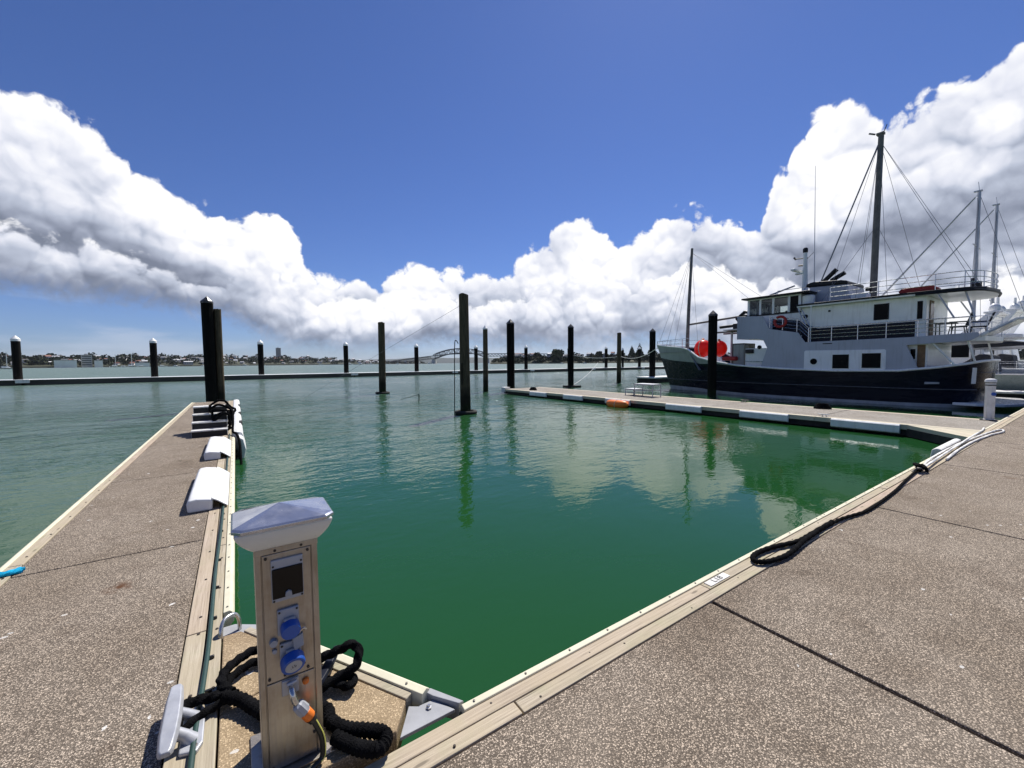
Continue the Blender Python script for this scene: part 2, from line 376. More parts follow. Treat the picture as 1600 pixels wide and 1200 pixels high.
def rope_mat(name, col):
    m, t, b = new_mat(name); c = ocoord(t)
    n = t.voro(c, 190, out='Distance'); k = t.noise(c, 25, 3)
    t.l.new(t.mix(t.mapr(k, .35, .7), col, tuple(min(1, x*2.2) for x in col)), b.inputs['Base Color'])
    b.inputs['Roughness'].default_value = .95; b.inputs['Specular IOR Level'].default_value = .05
    bump(t, b, n, .8, .004); return m
def leaf_mat(name, a, bb):
    m, t, b = new_mat(name); c = ocoord(t, True)
    t.l.new(t.mix(t.mapr(t.noise(c, .35, 4, .65), .35, .65), a, bb), b.inputs['Base Color']); b.inputs['Roughness'].default_value = .8
    b.inputs['Specular IOR Level'].default_value = .2; return m
def random_tint(name, cols, rough=.8):
    m, t, b = new_mat(name); i = t.new('ShaderNodeObjectInfo').outputs['Random']
    n = len(cols); st = [(k/n, c) for k, c in enumerate(cols)]
    t.l.new(t.ramp(i, st, 'CONSTANT'), b.inputs['Base Color']); b.inputs['Roughness'].default_value = rough; return m
def steel_mat():
    m, t, b = new_mat('brushed_stainless'); c = ocoord(t)
    g = t.noise(t.mapping(c, (160, 160, 3)), 1.5, 4, .6); k = t.noise(c, 7, 5, .65); dz = t.noise(t.mapping(c, (22, 22, 4)), 1., 4, .6)
    col = t.mix(t.mapr(k, .4, .72), (.43, .40, .36), (.33, .29, .24)); col = t.mix(t.mapr(dz, .52, .8, 0, .6), col, (.20, .13, .07))
    t.l.new(col, b.inputs['Base Color']); b.inputs['Metallic'].default_value = .93
    t.l.new(t.mapr(g, .3, .7, .32, .55), b.inputs['Roughness']); bump(t, b, g, .08, .002); return m
def hull_mat():
    m, t, b = new_mat('navy_hull_paint'); c = ocoord(t)
    k = t.noise(t.mapping(c, (3, .6, 3)), 1.4, 5, .6); st = t.noise(t.mapping(c, (9, 9, .5)), 1., 5, .6)
    col = t.mix(t.mapr(k, .35, .7), (.004, .006, .014), (.008, .011, .022)); col = t.mix(t.mapr(st, .62, .8, 0, .35), col, (.06, .065, .08))
    t.l.new(col, b.inputs['Base Color']); t.l.new(t.mapr(k, .3, .7, .2, .36), b.inputs['Roughness']); b.inputs['Specular IOR Level'].default_value = .16
    bump(t, b, t.noise(c, 1.3, 2), .12, .05); return m

M = dict(
 deck=concrete('aggregate_concrete', (.148, .120, .093), (.53, .44, .345), 150.),
 gusset=concrete('weathered_sandy_concrete', (.43, .325, .20), (.58, .45, .29), 150., (.52, .46, .40), .25),
 deck2=concrete('pale_worn_concrete', (.27, .245, .215), (.47, .43, .375), 90., (.8, .77, .72), .3),
 float=plain('pontoon_float', (.022, .021, .018), .9, var=.5, vs=3, bs=.3, bscale=20),
 plank_u=wood('weathered_timber', (.35, .30, .255), (.54, .48, .41), 0, greenish=.25),
 plank_v=wood('weathered_timber_cross', (.35, .30, .25), (.52, .465, .40), 1, greenish=.2),
 plank_pale=wood('bleached_timber', (.48, .44, .385), (.68, .64, .575), 1, greenish=.1),
 cream=plain('cream_plastic', (.66, .62, .47), .8, var=.12, vs=4, bs=.1, spec=.2),
 white=plain('white_plastic', (.74, .74, .73), .5, var=.08, vs=5, bs=.1, streak=.25),
 dirty_white=plain('grubby_white_plastic', (.70, .69, .66), .6, var=.18, vs=3, bs=.1, streak=.5),
 alu=plain('cast_aluminium', (.42, .43, .46), .45, .35, .14, 9, bs=.15),
 alu_w=plain('galvanised_bracket', (.33, .335, .35), .8, .0, .14, 9, bs=.1, spec=.25),
 steel=steel_mat(), bolt=plain('dull_bolt', (.13, .12, .11), .5, .7, .3, 40),
 dark_bolt=plain('rusty_screw', (.05, .04, .035), .7, .3, .3, 40),
 lid=plain('lamp_lid_metal', (.50, .51, .56), .2, .8, .14, 8), lens=plain('lamp_lens', (.66, .65, .62), .35, var=.05),
 grey_plastic=plain('grey_plastic', (.36, .37, .40), .45, var=.08), blk_plastic=plain('black_plastic', (.012, .012, .013), .4, var=.2),
 smoke=plain('smoked_window', (.010, .008, .007), .12, var=.2, spec=.2), blue=plain('blue_socket', (.012, .075, .36), .4, var=.12),
 orange=plain('orange_plastic', (.85, .20, .02), .45, var=.08), yellow=plain('hose_stripe', (.72, .70, .15), .5),
 brass=plain('chromed_brass', (.55, .54, .52), .25, .9, .1), hose=plain('black_hose', (.012, .014, .012), .45), cable=plain('green_cable', (.012, .045, .038), .55, var=.2),
 rope_b=rope_mat('black_rope', (.0045, .0045, .005)), rope_w=rope_mat('white_rope', (.62, .60, .54)), rope_blue=rope_mat('blue_rope', (.01, .20, .34)),
 pile_black=pile_mat('tarred_pile', (.006, .0055, .005), (.010, .009, .007), (.014, .020, .009)),
 pile_wood=pile_mat('old_timber_pile', (.085, .066, .042), (.022, .019, .013), (.018, .024, .010)),
 cap=plain('white_pile_cap', (.78, .78, .77), .45, var=.05, vs=2), cap_metal=plain('dark_pile_cap', (.05, .05, .05), .35, .5, .2),
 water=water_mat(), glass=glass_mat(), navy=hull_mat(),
 boat_grey=plain('boat_grey_paint', (.38, .405, .48), .4, var=.07, vs=1.2, bs=.05, bscale=4, coat=.2, streak=.35), boat_white=plain('boat_white_paint', (.83, .84, .82), .4, var=.06, vs=1.5, coat=.2, streak=.28),
 boat_panel=plain('boat_panel_white', (.82, .83, .86), .4, var=.05, vs=1.5, streak=.35), bulwark=plain('boat_bulwark', (.30, .33, .33), .4, var=.1, vs=1.5, streak=.5),
 rub=plain('dull_rub_rail', (.10, .105, .12), .6, var=.3), boot=plain('boot_top', (.34, .36, .38), .6, var=.25, vs=2), boat_dark=plain('boat_dark_trim', (.009, .010, .013), .45, var=.3, spec=.3),
 navy_trim=plain('boat_navy_trim', (.008, .010, .020), .45, var=.2, spec=.25), tint=plain('tinted_window', (.004, .005, .007), .10, var=.2, spec=.06),
 rail=plain('stainless_rail', (.55, .56, .58), .25, .85, .1), teak=plain('teak', (.20, .12, .06), .7, var=.3), red=plain('red_cover', (.34, .015, .015), .55, var=.2),
 buoy=buoy_mat(), mastw=plain('weathered_mast', (.16, .145, .13), .6, var=.3, vs=3), mast_alu=plain('alloy_mast', (.50, .50, .52), .4, .4, .12),
 wire=plain('rigging_wire', (.20, .20, .21), .4, .6), olive=plain('olive_locker', (.12, .13, .10), .7, var=.2), canvas=plain('dark_canvas', (.02, .022, .03), .85, var=.3),
 gelcoat=plain('white_gelcoat', (.78, .78, .77), .25, var=.04, coat=.3), hull_green=plain('grey_green_hull', (.20, .25, .235), .3, var=.08), trim_red=plain('dark_red_trim', (.25, .02, .03), .5),
 land=leaf_mat('far_land', (.030, .036, .020), (.070, .070, .042)), leaves=leaf_mat('dark_foliage', (.012, .019, .009), (.042, .052, .022)), leaves2=leaf_mat('olive_foliage', (.035, .042, .018), (.085, .090, .040)),
 trunk=plain('bark', (.08, .06, .045), .9, var=.3), cliff=plain('cliff', (.22, .17, .11), .9, var=.4, vs=.08),
 housew=random_tint('house_wall', [(.78, .77, .74), (.84, .83, .81), (.55, .52, .47), (.66, .62, .56), (.40, .39, .38)]), roofs=random_tint('house_roof', [(.24, .11, .08), (.20, .20, .21), (.50, .50, .51), (.12, .12, .13), (.70, .70, .70)]),
 conc_b=plain('building_concrete', (.44, .43, .41), .8, var=.1, vs=.2), shed=plain('shed_cladding', (.82, .80, .74), .6, var=.08, vs=.1), far_win=plain('far_glass', (.06, .07, .08), .2),
 bridge=plain('bridge_steel', (.07, .075, .085), .7, var=.15, vs=.02), stone=plain('sea_wall', (.07, .066, .055), .95, var=.4, vs=.2), hills=leaf_mat('far_hills', (.022, .032, .028), (.035, .045, .036)),
)

# ------------------------------------------------------------------ water
wm = MB(); S = 16000
ring = [-S, -3000, -600, -150, -40, 0, 40, 150, 600, 3000, S]
wm.grid([[(x, y, 0) for x in ring] for y in ring])
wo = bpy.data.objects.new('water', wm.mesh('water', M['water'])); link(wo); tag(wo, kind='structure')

# ------------------------------------------------------------------ main walkway (bottom and right of the photo)
GAP = .012
walk = root('main_walkway', 6, 0, 0, 'wide speckled concrete floating walkway across the foreground with timber and cream edging', 'pontoon')
part('float', MB().box(-9.3, 40, -3.0, 1.44, -.25, .44), M['float'], walk)
joints = [-9.3, -6.9, -3.74, -.58, 2.566, 5.716, 8.87, 12.02, 15.17, 18.3, 21.5, 24.6, 27.8, 31, 34, 37, 40]
for a, b in zip(joints[:-1], joints[1:]):
    part('slab', MB().box(a+(GAP*1.5 if 2 < a < 3 else GAP), b-GAP, -3.0, 1.455, .30, .5), M['deck'], walk, bevel=.006)
random.seed(4)
for row, (v0, v1, cuts) in enumerate(((1.463, 1.538, [-9.3, -5.4, -1.9, 1.035, 4.6, 8.2, 11.9, 15.5, 19, 23, 27, 31, 35, 40]), (1.545, 1.618, [-9.3, -6.2, -2.6, .2, 2.70, 6.6, 10.1, 13.8, 17, 21, 25, 29, 33, 40]))):
    for a, b in zip(cuts[:-1], cuts[1:]):
        dz = random.uniform(-.004, .004); e0, e1 = random.uniform(-.002, .002), random.uniform(-.002, .002)
        pl = part('plank', MB().hexa([(a+.004, v0+e0, .40), (b-.004, v0+e1, .40), (b-.004, v1+e1, .40), (a+.004, v1+e0, .40)], [(a+.004, v0+e0, .503+dz), (b-.004, v0+e1, .503-dz*.5), (b-.004, v1+e1, .503-dz*.5), (a+.004, v1+e0, .503+dz)]), M['plank_u'], walk, bevel=.004)
        if a > 12: continue
        k = 0
        x = a + .12
        while x < b - .05:
            part('bolt', MB().lathe([(.006, .495), (.006, .505+dz), (.004, .5065+dz)], 8, (x, (v0+v1)/2 + (.012 if k % 2 else -.010))), M['dark_bolt'], pl); k += 1; x += .62
def dstrip(a, b, inner, outer, top, axis):       # hollow D-section plastic bumper
    h = top; w = outer-inner
    pr = [(inner, h-.10), (inner, h), (inner+w*.62, h+.004), (inner+w*.88, h-.012), (outer, h-.040), (inner+w*.9, h-.075), (inner+w*.62, h-.098)]
    return MB().prism(pr, a, b, 'x' if axis == 'u' else 'y')
for a, b in ((.815, 4.9), (4.905, 9.9), (12.0, 16.0), (16.0, 22), (22.0, 30), (30.0, 40)):
    st = part('rub_strip', dstrip(a, b-.004, 1.622, 1.672, .508, 'u'), M['cream'], walk, bevel=.004)
    x = a+.06
    while x < min(b, 9): part('screw', MB().lathe([(.006, .505), (.006, .5145), (.003, .5155)], 6, (x, 1.640)), M['bolt'], st); x += .30
part('strip_end', MB().tube([(.809, 1.648, .462), (.817, 1.648, .462)], .017, 12), M['bolt'], walk)
part('edge_fender', MB().prism([(1.675, .20), (1.675, .515), (1.74, .535), (1.80, .50), (1.82, .36), (1.80, .20)], 10.15, 11.75, 'x'), M['dirty_white'], walk, bevel=.02)
part('waler', MB().box(-9.3, 40, 1.445, 1.615, .05, .395), M['float'], walk)
# berth plate on the outer plank
bp = part('berth_plate', MB().box(2.735, 2.985, 1.556, 1.610, .5025, .5085), M['dirty_white'], walk)
fc = bpy.data.curves.new('berth_number', 'FONT'); fc.body = 'L18'; fc.size = .062; fc.extrude = .0006; fc.align_x = 'CENTER'; fc.align_y = 'CENTER'
tmp = bpy.data.objects.new('berth_number_text', fc); link(tmp); bpy.context.view_layer.update()
fme = bpy.data.meshes.new_from_object(tmp.evaluated_get(bpy.context.evaluated_depsgraph_get())); bpy.data.objects.remove(tmp)
fme.materials.clear(); fme.materials.append(M['navy_trim'])
fo = bpy.data.objects.new('berth_number', fme); link(fo, bp); fo.location = (2.86-6, 1.583, .5095); fo.scale = (1.25, .9, 1)

# ------------------------------------------------------------------ left finger pontoon
fin = root('finger_pontoon', -.85, 12, 0, 'long narrow concrete finger pontoon running out to the two tall piles', 'pontoon')
part('float', MB().box(-1.55, -.21, 1.72, 22.2, -.25, .44), M['float'], fin)
fj = [1.72, 4.65, 7.68, 10.7, 13.7, 16.7, 19.6, 22.25]
for a, b in zip(fj[:-1], fj[1:]):
    part('slab', MB().box(-1.475, -.305, a+GAP*.6, b-GAP*.6, .30, .5), M['deck'], fin, bevel=.006)
for (u0, u1, cuts) in ((-.298, -.203, [1.72, 3.02, 5.9, 8.3, 11.2, 14.9, 18.5, 22.25]), (-.196, -.126, [1.72, 4.4, 7.1, 10.2, 13.5, 17.2, 20, 22.25]), (-1.565, -1.482, [1.72, 4.9, 8.2, 11.6, 15.2, 18.9, 22.25])):
    for a, b in zip(cuts[:-1], cuts[1:]):
        pl = part('plank', MB().box(u0, u1, a+.004, b-.004, .40, .503), M['plank_v'], fin, bevel=.004)
        x = a+.18
        while x < min(b, 8): part('bolt', MB().lathe([(.008, .495), (.008, .507), (.005, .509)], 8, ((u0+u1)/2+.012, x)), M['dark_bolt'], pl); x += .55
for a, b in ((3.16, 4.9), (4.9, 6.9), (6.9, 8.9), (8.9, 10.9)):
    st = part('rub_strip', dstrip(a, b-.004, -.122, -.062, .510, 'v'), M['cream'], fin, bevel=.004)
    x = a+.06
    while x < b: part('screw', MB().lathe([(.006, .505), (.006, .517), (.003, .518)], 6, (-.100, x)), M['bolt'], st); x += .28
for a, b in ((1.72, 8.6), (8.6, 15), (15, 22.25)):
    part('rub_strip', MB().prism([(-1.568, .40), (-1.568, .508), (-1.60, .51), (-1.625, .49), (-1.635, .455), (-1.61, .41)], a, b-.004, 'y'), M['cream'], fin, bevel=.004)
part('waler', MB().box(-.205, -.125, 1.72, 22.2, .05, .395), M['float'], fin)
ef = part('end_fender', MB().prism([(-.120, .20), (-.120, .535), (-.02, .555), (.07, .535), (.10, .46), (.10, .10), (.02, .06)], 11.4, 22.2, 'y'), M['white'], fin, bevel=.02)
for y in (13.2, 15.8, 18.9): part('cutout', MB().box(.030, .1035, y, y+.55, .40, .548), M['float'], ef)
part('fender_tail', MB().prism([(.0, -.02), (.0, .50), (.09, .44), (.14, .20), (.10, -.02)], 10.95, 12.3, 'y'), M['white'], ef, bevel=.03)
part('mooring_hoop', MB().tube(spline([(-.128, 2.885, .48), (-.126, 2.905, .545), (-.105, 2.95, .575), (-.06, 2.985, .57), (-.038, 2.985, .53), (-.036, 2.98, .46)], 6), .0115, 10), M['brass'], fin, True)
# triangular fillet between finger and walkway
gus = root('corner_fillet', .2, 2.1, 0, 'sandy concrete corner fillet under the power pedestal with cream bumper', 'pontoon')
A_, B_ = Vector((.615, 1.84)), Vector((-.03, 2.905))
mid1 = A_.lerp(B_, .62)
part('slab', MB().prism([(-.118, 1.705), (.525, 1.705), (.615, 1.84), (.285, 2.385), (-.118, 2.24)], .36, .498, 'z'), M['gusset'], gus, bevel=.006)
part('slab', MB().prism([(-.118, 2.246), (.282, 2.391), (-.03, 2.905), (-.118, 2.905)], .36, .498, 'z'), M['gusset'], gus, bevel=.006)
hd = (B_-A_).normalized(); hn = Vector((-hd.y, hd.x)); hn = hn if hn.x > 0 else -hn
def hyp(a, b, o0, o1, z0, z1):
    p = A_+hd*a; q = A_+hd*b
    return MB().prism([tuple(p+hn*o0), tuple(p+hn*o1), tuple(q+hn*o1), tuple(q+hn*o0)], z0, z1, 'z')
L_ = (B_-A_).length
part('plank', hyp(.0, L_-.02, .004, .044, .40, .503), M['plank_u'], gus, bevel=.004)
st = MB(); rows = []
for a in (-.06, L_-.10):
    p = A_+hd*a
    rows.append([(*(p+hn*o), z) for o, z in ((.048, .42), (.048, .512), (.085, .517), (.105, .500), (.114, .470), (.105, .440), (.085, .422))])
st.grid(rows, True); st.f += [tuple(range(7)), tuple(range(7, 14))[::-1]]
rs = part('rub_strip', st, M['cream'], gus, bevel=.003)
for i in range(4):
    p = A_+hd*(.05+i*.32)+hn*.068; part('screw', MB().lathe([(.006, .508), (.006, .519), (.003, .520)], 6, (p.x, p.y)), M['bolt'], rs)
part('bracket', MB().prism([(.535, 1.69), (.80, 1.688), (.735, 1.80), (.66, 1.805), (.625, 1.83)], .455, .472, 'z'), M['alu_w'], gus, bevel=.003)
part('bracket_flange', MB().prism([(.70, 1.87), (.735, 1.80), (.82, 1.688), (.845, 1.688), (.745, 1.85)], .40, .492, 'z'), M['alu_w'], gus, bevel=.003)
part('bracket', MB().prism([(-.122, 2.91), (-.02, 2.93), (.075, 2.86), (.05, 2.98), (-.06, 3.06), (-.122, 3.06)], .44, .468, 'z'), M['alu_w'], gus, bevel=.003)
part('bolt', MB().lathe([(.014, .47), (.014, .480), (.007, .482), (.007, .488)], 6, (.70, 1.765)), M['brass'], gus)
part('float', MB().prism([(-.11, 1.72), (.50, 1.72), (.58, 1.84), (-.03, 2.86), (-.11, 2.86)], -.2, .355, 'z'), M['float'], gus)

# ------------------------------------------------------------------ middle finger beside the big boat
FZ = .32
mf = root('finger_pontoon', 16.5, 12, 0, 'wide timber-edged finger pontoon with white bumper panels beside the motor vessel', 'pontoon')
part('float', MB().box(15.25, 17.95, 1.70, 23.2, -.3, FZ-.10), M['float'], mf)
mj = [1.70, 5.3, 8.9, 12.5, 16.1, 19.7, 23.35]
for a, b in zip(mj[:-1], mj[1:]):
    part('slab', MB().box(15.27, 17.84, a+.012, b-.012, FZ-.15, FZ), M['deck2'], mf, bevel=.008)
    for u0, u1 in ((15.00, 15.12), (15.135, 15.255), (17.85, 17.97), (17.98, 18.10)):
        part('plank', MB().box(u0, u1, a+.006, b-.006, FZ-.13, FZ+.006), M['plank_pale'], mf, bevel=.005)
part('waler', MB().box(15.06, 18.04, 1.72, 23.3, .02, FZ-.135), M['float'], mf)
for a, b in ((18.6, 20.2), (15.6, 17.1), (12.5, 14.0), (9.03, 10.6), (6.0, 7.56), (3.28, 4.84)):
    part('bumper_panel', MB().prism([(14.995, .07), (14.995, FZ+.004), (14.95, FZ+.012), (14.90, FZ-.03), (14.90, .10), (14.94, .07)], a, b, 'y'), M['white'], mf, bevel=.01)
part('end_bumper', MB().prism([(14.95, 23.1), (15.4, 23.05), (15.4, 23.5), (15.1, 23.6), (14.90, 23.4)], .1, FZ+.12, 'z'), M['dirty_white'], mf, bevel=.03)
for k in range(4):
    part('plank', MB().prism([(13.55+k*.36, 1.70), (13.90+k*.36, 1.70), (14.985, 2.78-k*.36), (14.985, 3.13-k*.36)], FZ-.10, FZ+.002+.001*k, 'z'), M['plank_pale'], mf, bevel=.004)
part('fillet_beam', MB().prism([(13.53, 1.70), (14.985, 3.15), (14.985, 1.70)], .02, FZ-.105, 'z'), M['float'], mf)
# small finger by the bow
sf = root('finger_pontoon', 36, 27, 0, 'short low pontoon at the dark pile beyond the vessel bow', 'pontoon')
part('float', MB().box(33.6, 42, 25.2, 27.2, -.2, .42), M['float'], sf); part('deck', MB().box(33.5, 42, 25.1, 27.3, .425, .56), M['dirty_white'], sf, bevel=.02)
# pontoon at the right, behind the white pedestal
rf = root('finger_pontoon', 31.0, 6, 0, 'pale pontoon edge beyond the white pedestal and vessel stern', 'pontoon')
part('float', MB().box(30.6, 32.1, 1.70, 16, -.2, .40), M['float'], rf); part('deck', MB().box(30.55, 32.15, 1.70, 16, .405, .5), M['dirty_white'], rf, bevel=.02)

# ------------------------------------------------------------------ breakwater pontoon and its capped piles
bw = root('breakwater_pontoon', 20, 71, 0, 'long low concrete breakwater pontoon crossing the far side of the basin', 'pontoon')
x = -92.0
while x < 150:
    part('section', MB().box(x+.12, x+17.88, 69.4, 72.6, -.3, .58), M['stone'], bw, bevel=.05)
    part('deck', MB().box(x+.05, x+17.95, 69.3, 72.7, .585, .64), M['white'], bw, bevel=.01)
    part('link_block', MB().box(x-.55, x+.55, 69.25, 69.9, .25, .66), M['dirty_white'], bw, bevel=.03)
    x += 18
ORD = ['first', 'second', 'third', 'fourth', 'fifth', 'sixth', 'seventh', 'eighth', 'ninth', 'tenth', 'eleventh', 'twelfth']
caps = [(-20.8, 5.71), (-8.82, 5.73), (3.18, 5.77), (15.1, 5.74), (27.15, 5.66), (39.4, 5.62), (51.56, 5.82), (63.8, 5.8), (76.0, 5.92), (82.06, 5.68), (88.55, 6.0)]
for i, (u, zt) in enumerate(caps):
    w_ = .37 if i != 9 else .28
    p = root('capped_pile', u, 71, 0, 'white-capped black pile on the far breakwater, %s from the left' % ORD[i], 'pile', 'white-capped piles along the breakwater')
    part('shaft', MB().lathe([(w_, -1.5), (w_, zt-.62)], 20, (u, 71)), M['pile_black'], p, True)
    part('cap', MB().lathe([(w_*1.07, zt-.66), (w_*1.07, zt-.40), (w_*.9, zt-.33), (.03, zt)], 20, (u, 71)), M['cap'], p, True)

# ------------------------------------------------------------------ piles standing in the basin
def timber_pile(u, v, r, zt, label, collar=0, lean=(0, 0), seed=0):
    random.seed(seed); p = root('timber_pile', u, v, 0, label, 'pile')
    rows = []; n = 18; ph = [random.uniform(0, 6.28) for _ in range(4)]
    for k in range(16):
        z = -1.5 + (zt+1.5)*k/15; rr = r*(1.06-.12*k/15)
        rows.append([(u+lean[0]*z+rr*(1+.04*math.sin(3*a+ph[0]+z*.4)+.03*math.sin(5*a+ph[1]-z*.3))*math.cos(a), v+lean[1]*z+rr*(1+.04*math.sin(3*a+ph[0]+z*.4)+.03*math.sin(5*a+ph[1]-z*.3))*math.sin(a), z + (random.uniform(-.03, .03) if k == 15 else 0)) for a in [2*math.pi*j/n for j in range(n)]])
    mb = MB().grid(rows, True); mb.f += [tuple(range(n))[::-1], tuple(range(15*n, 16*n))]
    part('shaft', mb, M['pile_wood'], p, True)
    if collar:
        part('floating_collar', MB().tube([(u+collar*math.cos(a)*1., v+collar*math.sin(a), .06) for a in [2*math.pi*j/24 for j in range(25)]], .075, 8, False), M['float'], p, True)
    return p
def tar_pile(u, v, r, zt, label, rot=.3, lean=(0, 0), cap=True):
    p = root('pointed_pile', u, v, 0, label, 'pile')
    rows = [[(u+lean[0]*z+r*math.cos(a), v+lean[1]*z+r*math.sin(a), z) for a in [2*math.pi*j/8+rot for j in range(8)]] for z in (-1.5, 0, 1.5, 3, zt-r*1.15)]
    mb = MB().grid(rows, True); mb.f.append(tuple(range(8))[::-1])
    part('shaft', mb, M['pile_black'], p, bevel=.02)
    z = zt-r*1.15; mb = MB().lathe([(r*1.05, z-.04), (r*1.05, z+.02), (r*.98, z+.06), (.012, zt)], 8, (u+lean[0]*z, v+lean[1]*z), rot)
    part('point', mb, M['cap_metal'], p)
    return p
timber_pile(8.52, 28.9, .235, 4.97, 'round timber pile alone in open water left of the tall roped pile', .42, (.004, .004), 1)
tp = timber_pile(7.89, 15.15, .208, 4.91, 'tall thick round timber pile with a rope hanging beside it', .40, (-.004, .006), 2)
part('hanging_rope', MB().tube(spline([(7.66, 15.3, 2.9), (7.60, 15.35, 3.02), (7.55, 15.4, 2.9), (7.50, 15.35, 1.8), (7.46, 15.3, .8), (7.44, 15.3, -.2)], 6), .018, 6), M['rope_b'], tp, True)
part('ladder_rail', MB().tube([(7.66, 15.0, 1.2), (7.66, 15.0, 2.1)], .02, 6), M['rope_b'], tp)
sp_ = timber_pile(15.04, 25.73, .18, 4.55, 'slim timber pile with a pale tip right of the tall roped pile', 0, (.002, -.004), 3)
part('cap', MB().lathe([(.185, 4.50), (.185, 4.58), (.15, 4.62), (.02, 4.80)], 14, (15.04+.002*4.5, 25.73-.004*4.5)), M['cap'], sp_, True)
timber_pile(31.64, 27.85, .215, 4.95, 'flat-topped timber pile left of the vessel bow', 0, (0, 0), 4)
tar_pile(16.7, 24.9, .285, 5.26, 'pointed black pile at the outer end of the middle finger', .2)
pp = tar_pile(23.19, 25.59, .255, 5.26, 'pointed black pile with a mooring line behind the middle finger', .35)
part('collar', MB().box(22.75, 23.9, 25.1, 26.1, -.05, .14), M['float'], pp)
tar_pile(34.97, 26.43, .305, 5.42, 'pointed black pile standing against the vessel bow', .1)
tar_pile(23.86, 13.75, .265, 5.12, 'pointed black pile in front of the vessel foredeck', .15)
tar_pile(-.95, 23.72, .245, 5.28, 'tall pointed black pile at the end of the left finger pontoon', .25, (-.006, .006))
timber_pile(-.60, 23.78, .155, 4.72, 'brown timber pile tucked behind the tall pile on the left finger', 0, (0, .01), 6)
solo('wire_stay', MB().tube([(7.89, 15.15, 4.55), (3.2, 26.5, .1)], .006, 5), M['wire'], 7.89, 15.15, 4.55, 'thin wire slanting down from the tall roped timber pile', 'wire')
solo('marker_stake', MB().tube([(8.42, 21.8, -.4), (8.40, 21.7, .42)], .025, 6).tube([(8.40, 21.7, .38), (7.4, 21.9, .12)], .012, 5), M['pile_wood'], 8.42, 21.8, 0, 'small stake poking from the water between two timber piles', 'stake')
solo('mooring_line', MB().tube(sag((23.6, 25.7, .2), (34.0, 33.0, 2.0), .25), .018, 6), M['rope_w'], 23.6, 25.7, .2, 'line running from the foot of the pointed pile towards the breakwater', 'rope')
solo('mooring_line', MB().tube(sag((31.66, 27.6, 2.6), (27.6+.3, 20.4, 3.3), .5), .02, 6).tube(sag((31.66, 27.9, 2.6), (30.5, 35.0, 3.2), .35), .02, 6), M['rope_w'], 31.66, 27.6, 2.6, 'pale sagging line around the flat-topped pile by the bow', 'rope')

# ------------------------------------------------------------------ power pedestal
pd = root('power_pedestal', .14, 1.89, .498, 'brushed steel power and water pedestal with blue sockets and a lamp head', 'power pedestal')
PV = 1.79
part('column', MB().box(.033, .248, PV+.004, 1.985, .506, 1.395), M['steel'], pd, bevel=.006)
part('base_plate', MB().box(-.005, .285, PV-.035, 2.025, .499, .507), M['steel'], pd, bevel=.002)
fl = part('edge_flange', MB().box(.033, .052, PV-.004, PV+.003, .508, 1.393), M['steel'], pd, bevel=.002)
part('edge_flange', MB().box(.226, .248, PV-.004, PV+.003, .508, 1.393), M['steel'], pd, bevel=.002)
fp = part('front_panel', MB().box(.056, .222, PV-.003, PV+.003, .868, 1.375), M['steel'], pd, bevel=.002)
lp = part('front_panel', MB().box(.056, .222, PV-.003, PV+.003, .512, .864), M['steel'], pd, bevel=.002)
part('top_collar', MB().box(.031, .250, PV-.006, 1.988, 1.378, 1.402), M['steel'], pd, bevel=.002)
for x, z in ((.068, 1.362), (.212, 1.362), (.066, .886), (.20, .882), (.118, .884), (.214, .60), (.066, .525), (.10, 1.388), (.19, 1.388), (.186, .905)):
    part('screw', MB().tube([(x, PV-.002, z), (x, PV-.008, z)], .0052, 8), M['dark_bolt'], fp if z > .87 else lp)
mt = part('breaker_box', MB().box(.084, .194, PV-.012, PV, 1.185, 1.352), M['grey_plastic'], pd, bevel=.004)
part('window', MB().box(.0865, .1915, PV-.0165, PV-.010, 1.200, 1.318), M['smoke'], mt, bevel=.003)
part('latch', MB().prism([(.128, 1.205), (.152, 1.205), (.150, 1.222), (.140, 1.228), (.130, 1.222)], PV-.026, PV-.016, 'y'), M['alu_w'], mt, bevel=.002)
for x, z in ((.091, 1.328), (.187, 1.330), (.091, 1.192), (.187, 1.193)): part('screw', MB().tube([(x, PV-.011, z), (x, PV-.0145, z)], .004, 8), M['blk_plastic'], mt)
def socket(cx, cz, r, tilt, big):
    s = part('socket', MB().box(cx-.040, cx+.034, PV-.016, PV-.002, cz-.030, cz+.072), M['grey_plastic'], pd, bevel=.004)
    c = Vector((cx+.001, PV-.035, cz)); nrm = Vector((.05, -math.cos(tilt), -math.sin(tilt))).normalized()
    part('neck', MB().tube([(cx, PV-.012, cz+.012), tuple(c-nrm*.016)], [r*.80, r*.86], 20), M['grey_plastic'], s, True)
    part('lid', MB().tube([tuple(c-nrm*.018), tuple(c-nrm*.015), tuple(c+nrm*.016), tuple(c+nrm*.021)], [r*.92, r, r, r*.93], 28), M['blue'], s, True)
    if big:
        part('lid_label', MB().tube([tuple(c+nrm*.0208), tuple(c+nrm*.0222)], r*.70, 26), M['grey_plastic'], s)
        q = c+nrm*.0223; ex = Vector((1, 0, 0)); ey = nrm.cross(ex).normalized(); mb = MB()
        for k in range(5):
            a = q + ex*(-.010+.004*k) + ey*(.008 if k % 2 else -.006); b2 = q + ex*(-.008+.004*k) + ey*(-.009+.003*k)
            mb.tube([tuple(a), tuple(b2)], .0012, 4)
        part('lid_mark', mb, M['dark_bolt'], s)
    part('hinge', MB().tube([(cx-.020, PV-.026, cz+r*.98), (cx+.020, PV-.026, cz+r*.98)], .007, 8), M['alu_w'], s)
    for x in (-.033, .027): part('screw', MB().tube([(cx+x, PV-.015, cz+.064), (cx+x, PV-.019, cz+.064)], .0042, 8), M['blk_plastic'], s)
    return s
socket(.139, 1.080, .034, .25, False)
s2 = socket(.143, .945, .042, .35, True)
